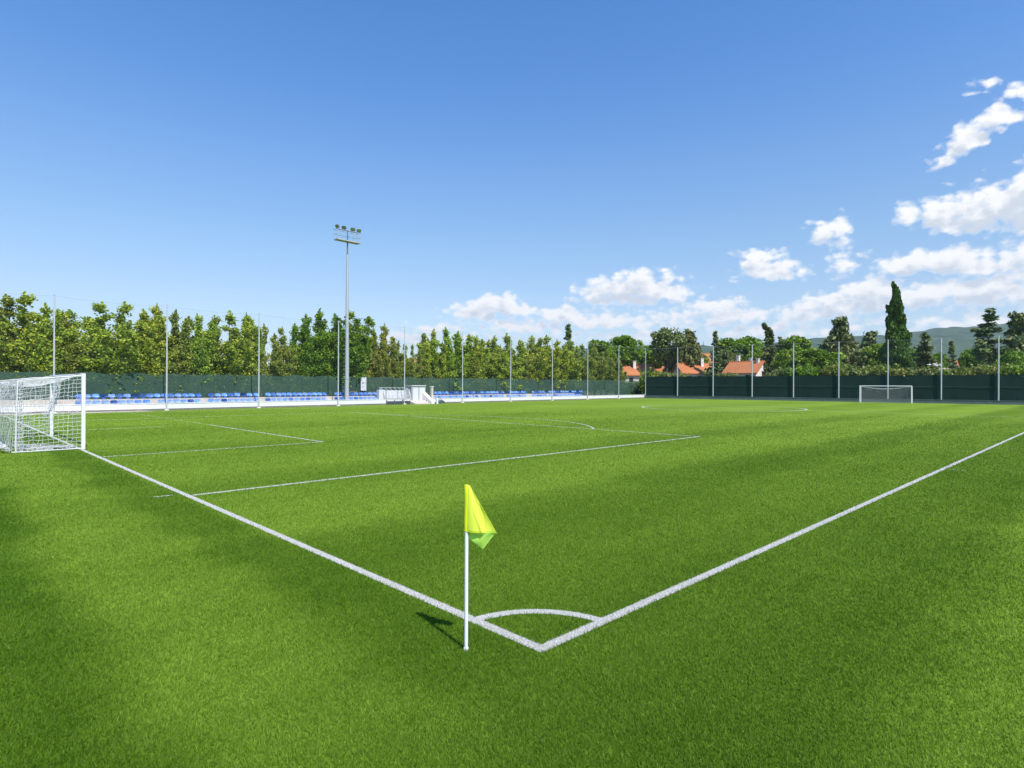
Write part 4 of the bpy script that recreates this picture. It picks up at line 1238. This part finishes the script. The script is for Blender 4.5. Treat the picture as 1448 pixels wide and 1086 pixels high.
tree_at(CY, 1267, 402, 105, 20, 2.0, 14, "very tall dark cypress rising high above all the others", rz=yawz)
tree_at(SP2, 1307, 468, 112, 26, 2.6, 11, "dark green spruce with a pale trunk past the cypress")
tree_at(SP, 1345, 480, 105, 14, 2.6, 11, "small neat dark spruce beside the seventh pole")
tree_at(RD[0], 1371, 490, 118, 13, 3.2, 9, "small rounded green tree between the little spruce and the cedar", mat=M['row_c'])
tree_at(CD, 1398, 434, 105, 46, 3.2, 12, "tall ragged cedar with level spreading boughs")
tree_at(PN, 1440, 446, 104, 30, 3.0, 10, "big dense dark pine beside the ragged cedar")
tree_at(RD[1], 1432, 494, 102, 20, 3.4, 9, "dark leafy tree at the foot of the ragged cedar", mat=M['row_c'])
tree_at(PN2, 1490, 450, 105, 30, 3.2, 10, "dark pine beyond the big dense one")
for px, ty, Z, hw_, pr_, nW, nH, mt, lb_2 in (
    (1072, 489, 135, 15, RD[0], 3.2, 9, 'row_c', "dark round tree between the dome tree and the hook-tipped conifer"),
    (1112, 492, 112, 17, RD[1], 3.4, 9, 'row_c', "low dark leafy tree in front of the dull green conifer"),
    (1207, 487, 132, 17, PN, 3.0, 10, 'conif', "dark pine between the open rising pine and the cypress"),
    (1286, 490, 122, 15, RD[0], 3.2, 9, 'row_c', "low dark leafy tree on the far side of the cypress"),
    (1326, 497, 128, 13, RD[1], 3.4, 9, 'row_c', "small dark leafy tree between the pale-trunked spruce and the little one"),
    (1386, 489, 125, 14, RD[1], 3.4, 9, 'olive', "dull olive tree behind the foot of the ragged cedar"),
    (1424, 486, 115, 14, RD[0], 3.2, 9, 'row_c', "dark leafy tree between the ragged cedar and the big pine"),
    (960, 494, 130, 15, RD[0], 3.2, 9, 'olive', "low olive tree between the grey olive tree and the shaggy pine"),
    (990, 500, 128, 12, RD[1], 3.4, 9, 'row_c', "low dark tree next to the shaggy olive pine"),
    (1028, 492, 130, 12, RD[0], 3.2, 9, 'olive', "dull green tree tight behind the narrow dark spruce")):
    tree_at(pr_, px, ty, Z, hw_, nW, nH, lb_2, mat=M[mt])
# shrubs along the end fence
hb = [(918, 514, 'round_l'), (931, 518, 'hedge'), (947, 520, 'olive'), (962, 521, 'hedge'), (1024, 519, 'olive'), (1072, 527, 'hedge'), (1094, 519, 'hedge'), (1110, 512, 'olive'), (1124, 510, 'row_c'), (1142, 508, 'round_l'), (1176, 508, 'hedge'), (1198, 505, 'hedge'), (1214, 512, 'olive'), (1229, 510, 'hedge'), (1246, 509, 'hedge'), (1263, 509, 'hedge'), (1280, 513, 'hedge'),
      (1297, 512, 'olive'), (1313, 513, 'row_c'), (1330, 512, 'olive'), (1347, 513, 'round_l'), (1366, 515, 'hedge'), (1384, 508, 'hedge'), (1402, 509, 'olive'), (1420, 509, 'hedge'), (1438, 508, 'round_l'), (1458, 508, 'hedge')]
hname = {'round_l': 'fresh green', 'hedge': 'yellowish green', 'olive': 'dull olive', 'row_c': 'dark green'}
for k, (px, ty, kd) in enumerate(hb):
    s, Z = on_line(px, WB + FN * 2.6, FD)
    p = fence_pt(s, 2.6); H_ = max(3.95, hz(px, ty + 5, Z))
    plant(PB[k % 3], p, trng.uniform(0, 6), (1.1, 1.1, H_ / 4.05), f"{hname[kd]} shrub showing over the end fence, {ordinal(k + 1)} from the corner pole", "shrub", "shrubs behind the end fence", M[kd])

for k, (px, hh) in enumerate(((882, 2.9), (893, 3.1), (904, 2.9))):
    s, Z = on_line(px, WA + WNv * (SF + 2.2), WD)
    plant(PB[k % 3], wall_pt(s, SF + 2.2), trng.uniform(0, 6), (1.2, 1.1, hh / 4.05), f"dark shrub behind the green mesh at the corner pole, {ordinal(k + 1)} from the tree row", "shrub", "shrubs behind the mesh corner", M['row_c'])
# far woodland that closes the view behind the houses
def wood_mass():
    g = np.random.default_rng(91); cents = []
    for k in range(150):
        px = g.uniform(760, 1600); Z = g.uniform(165, 260)
        p = at(px, Z); H_ = g.uniform(4.5, 8.5) + (Z - 165) * .03
        m = 130; v = g.normal(0, 1, (m, 3)); v /= np.linalg.norm(v, axis=1, keepdims=True)
        cents.append(np.array([p.x, p.y, H_ * .5]) + v * np.array([3.6, 3.6, H_ * .5]) * (g.uniform(.4, 1, m) ** .4)[:, None])
    for k in range(70):
        px = g.uniform(-120, 700); s, Z = on_line(px, WA + WNv * 40, WD)
        p = wall_pt(s, g.uniform(26, 60)); H_ = g.uniform(3.5, 6.5)
        m = 130; v = g.normal(0, 1, (m, 3)); v /= np.linalg.norm(v, axis=1, keepdims=True)
        cents.append(np.array([p.x, p.y, H_ * .5]) + v * np.array([3.6, 3.6, H_ * .5]) * (g.uniform(.4, 1, m) ** .4)[:, None])
    o = crown("far_woodland", np.concatenate(cents), .75, g, M['cypr'], None, 1.4)
    tag(o, "distant belt of mixed green woodland behind the houses", "woodland", kind='stuff')
wood_mass()

# ------------------------------------------------------------------ houses
def house(px, Z, w, d, eave, ridge, rot, label, wall='plaster', gable=False, chim=((.3, .3, .9),), win=3, over=.45, zoff=0.0):
    """ridge runs along local x; rot is measured from the viewing direction's right"""
    p = at(px, Z); o = empty("house", (p.x, p.y, zoff), yawz + rot); tag(o, label, "house")
    mb = MB()
    pl = [(-w / 2, -d / 2, 0), (-w / 2, d / 2, 0), (-w / 2, d / 2, eave), (-w / 2, 0, ridge - .08), (-w / 2, -d / 2, eave)]
    mb.prism(pl, (w, 0, 0)); mb.build("wall", M[wall], o)
    rf = None
    th = .16; mb = MB()
    sl = (ridge - eave) / (d / 2)
    for sg_ in (-1, 1):
        y0, z0_ = 0, ridge; y1, z1_ = sg_ * (d / 2 + over), ridge - sl * (d / 2 + over)
        mb.prism([(-w / 2 - over, y0, z0_), (-w / 2 - over, y1, z1_), (-w / 2 - over, y1, z1_ + th), (-w / 2 - over, y0, z0_ + th)], (w + 2 * over, 0, 0))
    mb.tube([(-w / 2 - over, 0, ridge + th), (w / 2 + over, 0, ridge + th)], .11, 6)
    rf = mb.build("roof", M['roof'], o)
    for fx, fy, hh in chim:
        mb = MB(); zc = ridge - sl * abs(fy * d / 2); mb.box((fx * w / 2, fy * d / 2, zc + hh / 2 - .2), (.55, .55, hh + .4)); mb.box((fx * w / 2, fy * d / 2, zc + hh + .05), (.7, .7, .1))
        c_ = mb.build("chimney", M['plasterw'], rf)
    for i in range(win):
        x_ = -w / 2 + w * (i + .5) / win
        mb = MB(); mb.box((x_, -d / 2 - .02, eave - 1.1), (1.1, .08, 1.2)); f_ = mb.build("window", M['plasterw'], o)
        mb = MB(); mb.box((x_, -d / 2 - .065, eave - 1.1), (.9, .02, 1.0)); mb.build("pane", M['glass'], f_)
    if gable:
        for sg_ in (-1, 1):
            mb = MB(); mb.box((sg_ * (w / 2 + .02), 0, eave - .3), (.06, .9, 1.1)); f_ = mb.build("window", M['brickp'], o)
            mb = MB(); mb.box((sg_ * (w / 2 + .06), 0, eave - .3), (.02, .7, .9)); mb.build("pane", M['glass'], f_)
    return o
def zz_(px, py, Z): return hz(px, py, Z)
Zh = 122
house(898, Zh + 4, 6.6, 7, zz_(898, 529.5, Zh), zz_(898, 516, Zh + 4), R(2), "long low house with orange tiled roof and white chimney beside the corner pole", chim=((-.15, -.4, 1.5),), win=2)
house(934, Zh + 12, 5.0, 7, zz_(934, 527, Zh), zz_(934, 514, Zh + 8), R(-6), "small orange roofed house half hidden behind the grey olive tree", chim=((.6, .2, .9), (-.2, .3, .8)), win=2)
house(980, Zh + 2, 6.5, 7, zz_(984, 527.5, Zh), zz_(984, 515, Zh + 2), R(4), "orange roofed house with a white chimney left of the narrow dark spruce".replace(" left of", " by"), chim=((.45, -.3, 1.7),), win=3, wall='plasterw')
house(1004, Zh + 40, 6.0, 7, zz_(1000, 511, Zh + 40), zz_(1000, 501, Zh + 40), R(12), "distant pinkish house peeping over the trees by the narrow spruce", chim=(), win=2, wall='brickp')
house(997, Zh + 14, 4.0, 6, zz_(997, 522, Zh + 14), zz_(997, 512.5, Zh + 14), R(-10), "little tiled roof behind the narrow dark spruce", chim=(), win=1)
# gabled white house: ridge runs nearly away, gable end towards the pitch
hg = house(1056, Zh, 6.7, 5.4, zz_(1057, 526.5, Zh), zz_(1057, 512.0, Zh), R(-50), "white gabled house with orange tiled roof and chimneys before the green dome tree", wall='plasterw', gable=True, chim=((.75, -.15, .9), (.2, .1, 1.0), (-.6, .1, 1.6)), win=2)
house(1026, Zh + 14, 4.4, 6, zz_(1026, 525, Zh + 10), zz_(1026, 514.5, Zh + 10), R(8), "small orange roof joined beside the white gabled house", chim=((.4, -.2, 1.2),), win=1)
house(1219, 150, 2.6, 5, zz_(1219, 514, 150), zz_(1219, 507, 150), R(70), "narrow pale house glimpsed behind the shrubs before the cypress", chim=(), win=1, wall='plasterw')
house(1288, 135, 4.5, 6, zz_(1288, 520, 135), zz_(1288, 514.5, 135), R(5), "low house with pale orange roof at the foot of the cypress", chim=(), win=1)
house(1362, 140, 5.5, 6, zz_(1362, 518, 140), zz_(1362, 511.0, 140), R(-4), "low house with brown tiled roof between little spruce and cedar", chim=(), win=2, wall='plasterw')
house(1330, 165, 5.0, 6, zz_(1330, 514, 165), zz_(1330, 505, 165), R(35), "pale house partly hidden behind the small neat spruce", chim=((0, .2, .8),), win=1, wall='plasterw')
house(1384, 150, 4.0, 6, zz_(1388, 511, 150), zz_(1388, 503.5, 150), R(-20), "orange tiled roof showing under the ragged cedar", chim=(), win=1)
house(1432, 135, 4.5, 6, zz_(1432, 512, 135), zz_(1432, 504, 135), R(10), "pinkish house with tiled roof below the big dense pine", chim=(), win=2, wall='brickp')
s, Z = on_line(12, WA + WNv * 16, WD)
house(8, Z, 9, 7, 3.6, 5.4, R(25), "pale house with tiled roof behind the trees beside the goal", chim=(), win=3, wall='plasterw')
s, Z = on_line(567, WA + WNv * 18, WD)
house(566, Z, 7, 7, 4.2, 6.0, R(20), "pinkish house glimpsed through the thin trees beside the shelter", chim=(), win=2, wall='brickp')
s, Z = on_line(512, WA + WNv * 14, WD)
house(511, Z, 3.5, 5, 2.9, 4.0, R(20), "little red tiled roof just above the white banner", chim=(), win=1, wall='brickp')
# white parked car beyond the shrubs
def car(px, Z, zb, label):
    p = at(px, Z); o = empty("parked_car", (p.x, p.y, zb), yawz + .15); tag(o, label, "car")
    mb = MB(); prof = [(-2.0, .3), (2.0, .3), (2.05, .7), (1.9, .85), (1.1, .95), (.5, 1.4), (-.9, 1.42), (-1.6, 1.0), (-2.0, .9)]
    mb.prism([(x_, -.85, z_) for x_, z_ in prof], (0, 1.7, 0)); mb.build("car_body", M['white'], o, bevel=.08)
    mb = MB(); mb.prism([(x_, -.86, z_) for x_, z_ in [(-1.35, .98), (.95, .98), (.45, 1.33), (-.85, 1.34)]], (0, 1.72, 0)); mb.build("window", M['glass'], o)
    for x_ in (-1.3, 1.3):
        for y_ in (-.8, .8):
            mb = MB(); mb.tube([(x_, y_ - .1, .32), (x_, y_ + .1, .32)], .32, 16); mb.build("wheel", M['dark'], o)
    mb = MB(); mb.box((0, 0, -zb / 2 + .005), (6, 3, zb), 0)
    return o
pc = at(1315, 125)
bank = hz(1315, 520.5, 125)
# a raised parking deck carries the car
dk = empty("parking_deck", (pc.x, pc.y, 0), yawz); tag(dk, "grey concrete parking deck behind the shrubs under the white car", "deck")
mb = MB(); mb.box((0, 0, bank - .15), (7, 4, .3)); mb.build("slab", M['conc'], dk)
mb = MB()
for x_ in (-3.2, 0, 3.2):
    for y_ in (-1.7, 1.7): mb.box((x_, y_, (bank - .3) / 2), (.3, .3, bank - .3))
mb.build("support_frame", M['conc'], dk)
car(1315, 125, bank, "white car parked on the deck behind the shrubs past the cypress")

# ------------------------------------------------------------------ hills and radio mast
def hill(name, Z0, prof, depth, seed, amp):
    g = np.random.default_rng(seed)
    pxs = np.arange(prof[0][0], prof[-1][0] + 1, 8.0); nv = 34
    ys = np.interp(pxs, [q[0] for q in prof], [q[1] for q in prof])
    # fractal roughness of the wooded ridge
    rough = sum(g.normal(0, 1) * 0 + amp / (k ** .9) * np.sin(pxs * .021 * k * 1.7 + g.uniform(0, 6)) for k in range(1, 12))
    vs = []; idx = []
    for i, px in enumerate(pxs):
        zt = hz(px, ys[i], Z0) + rough[i]
        for j in range(nv + 1):
            u = j / nv
            Z = Z0 - depth * (1 - u) if u <= 1 else Z0
            prf = math.sin(u * math.pi / 2) ** 1.3
            p = at(px, Z)
            bump = 10 * math.sin(px * .05 + j * .9) * math.sin(math.pi * u) + 7 * math.sin(px * .13 - j * 1.7) * math.sin(math.pi * u)
            vs.append((p.x, p.y, max(-1, zt * prf + bump * .6) if 0 < j else -2))
        p = at(px, Z0 + 400); vs.append((p.x, p.y, -2))
    nv2 = nv + 2
    for i in range(len(pxs) - 1):
        for j in range(nv2 - 1):
            a = i * nv2 + j; idx += [a, a + 1, a + nv2 + 1, a + nv2]
    o = np_mesh(name, vs, 4, idx, M['hill'], None, smooth=True); tag(o, kind='structure'); return o
M['hill'] = simple("wooded_hill", (.045, .075, .030), .95, .55, .02, bump=1.0, bscale=.08, spec=.05)
hill("hills", 2700, [(640, 520), (760, 503), (860, 494), (930, 494), (990, 493), (1060, 491), (1130, 486), (1170, 482), (1230, 479), (1290, 475.5), (1340, 468.5), (1375, 466), (1410, 464), (1448, 461), (1500, 457), (1580, 460), (1700, 470)], 1500, 5, 2.2)
pm = at(994.5, 2690); zb = hz(994.5, 495, 2690)
rm = empty("radio_mast", (pm.x, pm.y, zb)); tag(rm, "thin grey radio mast on the far hill ridge", "mast")
mb = MB(); mb.tube([(0, 0, -10), (0, 0, 18), (0, 0, 40)], [3.2, 2.2, .9], 8); mb.build("lattice_tower", M['dsteel'], rm)
mb = MB(); mb.tube([(0, 0, 18), (0, 0, 23)], [4.2, 4.2], 10); mb.build("antenna_deck", M['dsteel'], rm)

# ------------------------------------------------------------------ the air
hzm = bpy.data.materials.new("hazy_air"); hzm.use_nodes = True; hn = hzm.node_tree; hn.nodes.clear()
ho = hn.nodes.new('ShaderNodeOutputMaterial'); hv = hn.nodes.new('ShaderNodeVolumePrincipled')
hv.inputs['Color'].default_value = (.72, .84, 1.0, 1); hv.inputs['Density'].default_value = 1.1e-4; hv.inputs['Anisotropy'].default_value = .2
hn.links.new(hv.outputs[0], ho.inputs['Volume'])
mb = MB(); mb.box((0, 0, 174), (9000, 9000, 352)); hb_ = mb.build("haze", hzm); tag(hb_, "pale blue air between the field and the far hills", "haze", kind='stuff')

# ------------------------------------------------------------------ world: sky with fair-weather clouds
SUN_TO = Vector((-.18 * math.cos(R(55)) / .977, -.96 * math.cos(R(55)) / .977, math.sin(R(55)))).normalized()
w = bpy.data.worlds.new("World"); sc.world = w; w.use_nodes = True
nt = w.node_tree; nt.nodes.clear(); L = nt.links.new
SKY = .15; EXPO = .36
out = N(nt, 'ShaderNodeOutputWorld'); bg = N(nt, 'ShaderNodeBackground'); bg.inputs['Strength'].default_value = SKY
sky = N(nt, 'ShaderNodeTexSky', sky_type='NISHITA'); sky.sun_disc = False
sky.sun_elevation = R(55); sky.sun_rotation = math.atan2(SUN_TO.x, SUN_TO.y); sky.air_density = 1.0; sky.dust_density = .5; sky.ozone_density = 2.2; sky.altitude = 200
def azel(px, py):
    r_ = ray(px, py).normalized()
    return math.atan2(r_.x, r_.y), math.asin(r_.z)
PXR = 1 / F
clouds = [  # px, py, rx, ry, weight
    (1333, 230, 20, 15, .75), (1350, 212, 26, 20, .85), (1372, 192, 30, 22, .95), (1396, 175, 30, 18, .9), (1428, 164, 30, 12, .75), (1408, 162, 20, 16, .7),
    (1446, 130, 26, 15, .95), (1395, 122, 26, 9, .45), (1375, 135, 16, 6, .35),
    (1290, 306, 34, 20, .9), (1335, 305, 46, 30, 1.1), (1385, 303, 56, 34, 1.15), (1448, 293, 62, 50, 1.3), (1415, 285, 40, 34, 1.1),
    (1163, 336, 26, 20, .85), (1186, 322, 24, 18, .85), (1198, 345, 22, 12, .75),
    (1075, 363, 38, 12, .85), (1092, 386, 52, 17, 1.0), (1060, 382, 24, 12, .7),
    (1190, 378, 20, 20, .6), (1225, 372, 14, 12, .3),
    (1285, 374, 48, 22, 1.05), (1345, 370, 70, 25, 1.15), (1405, 372, 56, 20, 1.0), (1455, 360, 46, 22, .95),
    (1180, 434, 66, 20, 1.05), (1238, 420, 54, 26, 1.15), (1205, 415, 30, 18, .9), (1310, 420, 58, 22, 1.0), (1392, 412, 76, 28, 1.15), (1460, 408, 64, 28, 1.1),
    (1120, 448, 40, 16, .85), (1140, 442, 30, 16, .85), (1380, 456, 76, 15, .9), (1445, 450, 40, 18, .7), (1300, 458, 60, 12, .34), (1230, 460, 80, 12, .44),
    (860, 412, 48, 20, 1.05), (905, 405, 52, 24, 1.15), (940, 416, 34, 16, .9), (880, 424, 70, 14, .9), (936, 383, 16, 9, .55), (972, 412, 22, 14, .45),
    (672, 442, 42, 16, 1.0), (700, 434, 42, 20, 1.15), (718, 440, 30, 14, 1.0), (742, 440, 18, 10, .8),
    (800, 450, 54, 14, 1.0), (850, 455, 64, 13, .95), (735, 464, 56, 11, .85), (770, 462, 60, 12, .44),
    (1010, 433, 50, 15, .85), (1045, 450, 52, 16, .95), (960, 447, 70, 12, .54), (925, 455, 70, 12, .54), (1000, 460, 90, 12, .49),
    (620, 464, 46, 10, .85), (575, 478, 60, 12, .6), (650, 476, 80, 10, .44), (900, 474, 140, 12, .44), (1080, 470, 130, 14, .54), (1180, 468, 80, 12, .49), (1300, 478, 160, 12, .39),
    ]
def cloud_group():
    g = bpy.data.node_groups.new("cloud_field", 'ShaderNodeTree')
    g.interface.new_socket(name="Dir", in_out='INPUT', socket_type='NodeSocketVector')
    g.interface.new_socket(name="Density", in_out='OUTPUT', socket_type='NodeSocketFloat')
    g.interface.new_socket(name="Noise", in_out='OUTPUT', socket_type='NodeSocketFloat')
    gi = g.nodes.new('NodeGroupInput'); go = g.nodes.new('NodeGroupOutput'); L = g.links.new
    # domain warp, then the blobs
    n0 = N(g, 'ShaderNodeTexNoise', noise_dimensions='2D', i_Scale=22.0, i_Detail=2.0, i_Roughness=.55); L(gi.outputs[0], n0.inputs['Vector'])
    wv = N(g, 'ShaderNodeVectorMath', operation='SUBTRACT'); wv.inputs[1].default_value = (.5, .5, .5); L(n0.outputs['Color'], wv.inputs[0])
    w2 = N(g, 'ShaderNodeVectorMath', operation='MULTIPLY_ADD'); w2.inputs[1].default_value = (.034, .022, 0); L(wv.outputs[0], w2.inputs[0]); L(gi.outputs[0], w2.inputs[2])
    P = w2.outputs[0]
    acc = None
    for px, py, rx, ry, wt in clouds:
        a, e = azel(px, py); ca = 1.0 / (1 + ((px - 724) / F) ** 2)
        ix, iy = 1 / (rx * PXR * ca * 1.2), 1 / (ry * PXR * math.sqrt(ca) * 1.2)
        src = P
        if acc is not None:      # makes every blob wait for the one before, so that few values are alive at once
            wt_ = N(g, 'ShaderNodeVectorMath', operation='MULTIPLY_ADD'); wt_.inputs[1].default_value = (1e-9, 1e-9, 1e-9); L(acc, wt_.inputs[0]); L(P, wt_.inputs[2]); src = wt_.outputs[0]
        m = N(g, 'ShaderNodeVectorMath', operation='MULTIPLY_ADD'); m.inputs[1].default_value = (ix, iy, 0); m.inputs[2].default_value = (-a * ix, -e * iy, 0); L(src, m.inputs[0])
        # flat base: the lower half falls off faster
        k = N(g, 'ShaderNodeVectorMath', operation='MULTIPLY'); k.inputs[1].default_value = (-1, -1.45, 0); L(m.outputs[0], k.inputs[0])
        cb = N(g, 'ShaderNodeVectorMath', operation='MAXIMUM'); L(m.outputs[0], cb.inputs[0]); L(k.outputs[0], cb.inputs[1])
        # (x keeps its sign: it is compared with itself)
        ln = N(g, 'ShaderNodeVectorMath', operation='LENGTH'); L(cb.outputs[0], ln.inputs[0])
        f = N(g, 'ShaderNodeMath', operation='MULTIPLY_ADD'); f.inputs[1].default_value = -wt; f.inputs[2].default_value = wt; L(ln.outputs['Value'], f.inputs[0])
        if acc is None: acc = f.outputs[0]
        else:
            q = N(g, 'ShaderNodeMath', operation='SMOOTH_MAX'); q.inputs[2].default_value = .10; L(acc, q.inputs[0]); L(f.outputs[0], q.inputs[1]); acc = q.outputs[0]
    n1m = N(g, 'ShaderNodeVectorMath', operation='MULTIPLY'); n1m.inputs[1].default_value = (1, 1.5, 1); L(gi.outputs[0], n1m.inputs[0])
    n1 = N(g, 'ShaderNodeTexNoise', noise_dimensions='2D', i_Scale=34.0, i_Detail=7.0, i_Roughness=.60); L(n1m.outputs[0], n1.inputs['Vector'])
    
    vr = N(g, 'ShaderNodeTexVoronoi', feature='F1', voronoi_dimensions='2D'); vr.inputs['Scale'].default_value = 58.0
    vwp = N(g, 'ShaderNodeVectorMath', operation='MULTIPLY_ADD'); vwp.inputs[1].default_value = (.02, .02, 0); L(n1.outputs['Color'], vwp.inputs[0]); L(n1m.outputs[0], vwp.inputs[2])
    L(vwp.outputs[0], vr.inputs['Vector'])
    vb = N(g, 'ShaderNodeMath', operation='MULTIPLY_ADD'); vb.inputs[1].default_value = -.42; vb.inputs[2].default_value = .27 - .5; L(vr.outputs['Distance'], vb.inputs[0])
    vo = N(g, 'ShaderNodeMath', operation='ADD'); L(n1.outputs['Fac'], vo.inputs[0]); L(vb.outputs[0], vo.inputs[1])
    d = N(g, 'ShaderNodeMath', operation='MULTIPLY_ADD'); d.inputs[1].default_value = 1.25; L(vo.outputs[0], d.inputs[0]); L(acc, d.inputs[2])
    L(d.outputs[0], go.inputs[0]); L(n1.outputs['Fac'], go.inputs[1])
    return g
CG = cloud_group()
tc = N(nt, 'ShaderNodeTexCoord')
sp = N(nt, 'ShaderNodeSeparateXYZ'); L(tc.outputs['Generated'], sp.inputs[0])
az = N(nt, 'ShaderNodeMath', operation='ARCTAN2'); L(sp.outputs['X'], az.inputs[0]); L(sp.outputs['Y'], az.inputs[1])
el = N(nt, 'ShaderNodeMath', operation='ARCSINE'); L(sp.outputs['Z'], el.inputs[0])
cb = N(nt, 'ShaderNodeCombineXYZ'); L(az.outputs[0], cb.inputs[0]); L(el.outputs[0], cb.inputs[1])
def sample(off):
    v = N(nt, 'ShaderNodeVectorMath', operation='ADD'); v.inputs[1].default_value = off; L(cb.outputs[0], v.inputs[0])
    g = N(nt, 'ShaderNodeGroup'); g.node_tree = CG; L(v.outputs[0], g.inputs[0]); return g
c0_ = sample((0, 0, 0)); c1_ = sample((.008, .017, 0))
def mrange(src, a, b, c=0., d=1., smooth=True):
    m = N(nt, 'ShaderNodeMapRange', interpolation_type='SMOOTHSTEP' if smooth else 'LINEAR')
    m.inputs['From Min'].default_value = a; m.inputs['From Max'].default_value = b; m.inputs['To Min'].default_value = c; m.inputs['To Max'].default_value = d
    L(src, m.inputs['Value']); return m.outputs[0]
cover = mrange(c0_.outputs[0], .13, .72)
ns = N(nt, 'ShaderNodeMath', operation='MULTIPLY_ADD'); ns.inputs[1].default_value = -1.1; L(c0_.outputs[1], ns.inputs[0])
nsa = N(nt, 'ShaderNodeMath', operation='ADD'); nsa.inputs[1].default_value = .55; L(c1_.outputs[0], nsa.inputs[0]); L(nsa.outputs[0], ns.inputs[2])
shade = mrange(ns.outputs[0], .0, .95, smooth=False)           # how much cloud lies towards the sun
thick = mrange(c0_.outputs[0], .1, .6)
sh2 = N(nt, 'ShaderNodeMath', operation='MULTIPLY'); L(shade, sh2.inputs[0]); L(thick, sh2.inputs[1])
cc = N(nt, 'ShaderNodeValToRGB'); e = cc.color_ramp.elements
e[0].position = 0; e[0].color = (1.0, 1.0, 1.0, 1); e[1].position = 1; e[1].color = (.64, .70, .78, 1); e.new(.4).color = (.95, .955, .97, 1); 
L(sh2.outputs[0], cc.inputs['Fac'])
cs = N(nt, 'ShaderNodeVectorMath', operation='SCALE'); cs.inputs['Scale'].default_value = 1.08 / SKY / 2 ** EXPO; L(cc.outputs[0], cs.inputs[0])
up = mrange(el.outputs[0], -.01, .02)
# deeper blue aloft, as a clear dry day has it
er = mrange(el.outputs[0], 0.0, .6, smooth=False)
sr = N(nt, 'ShaderNodeValToRGB'); e = sr.color_ramp.elements
stops = [(0, .80, .78, .80), (.134, .80, .80, .83), (.227, .75, .86, .91), (.33, .67, .87, 1.03), (.436, .51, .83, 1.11), (.56, .41, .79, 1.14)]
while len(e) < len(stops): e.new(.5)
for k, (p_, *c_) in enumerate(stops): e[k].position = p_ / .6; e[k].color = (*[v / 1.2 for v in c_], 1)
L(er, sr.inputs['Fac'])
ss_ = N(nt, 'ShaderNodeVectorMath', operation='SCALE'); ss_.inputs['Scale'].default_value = 1.2; L(sr.outputs[0], ss_.inputs[0])
skc = N(nt, 'ShaderNodeVectorMath', operation='MULTIPLY'); L(sky.outputs[0], skc.inputs[0]); L(ss_.outputs[0], skc.inputs[1])
cv = N(nt, 'ShaderNodeMath', operation='MULTIPLY'); L(cover, cv.inputs[0]); L(up, cv.inputs[1])
mx = N(nt, 'ShaderNodeMix', data_type='RGBA'); L(cv.outputs[0], mx.inputs['Factor']); L(skc.outputs[0], mx.inputs['A']); L(cs.outputs[0], mx.inputs['B'])
L(mx.outputs['Result'], bg.inputs['Color']); L(bg.outputs[0], out.inputs['Surface'])
w.cycles.sampling_method = 'MANUAL'; w.cycles.sample_map_resolution = 512

# ------------------------------------------------------------------ sun, camera, view
sl = bpy.data.lights.new("sun", 'SUN'); sl.energy = 5.0; sl.angle = R(.5); sl.color = (1.0, .955, .89)
so = bpy.data.objects.new("sun", sl); C.objects.link(so)
so.rotation_euler = SUN_TO.to_track_quat('Z', 'Y').to_euler()
cam = bpy.data.cameras.new("camera"); co = bpy.data.objects.new("camera", cam); C.objects.link(co)
cam.sensor_width = 36; cam.sensor_fit = 'HORIZONTAL'; cam.lens = F / 1448 * 36; cam.clip_start = .05; cam.clip_end = 20000
co.matrix_world = Matrix.Translation(CAM) @ ROT.to_4x4()
sc.camera = co
sc.view_settings.view_transform = 'Standard'; sc.view_settings.look = 'None'; sc.view_settings.exposure = EXPO; sc.view_settings.gamma = 1
sc.cycles.use_denoising = True
sc.cycles.max_bounces = 6; sc.cycles.diffuse_bounces = 3; sc.cycles.transparent_max_bounces = 12; sc.cycles.transmission_bounces = 3
sc.cycles.caustics_reflective = False; sc.cycles.caustics_refractive = False
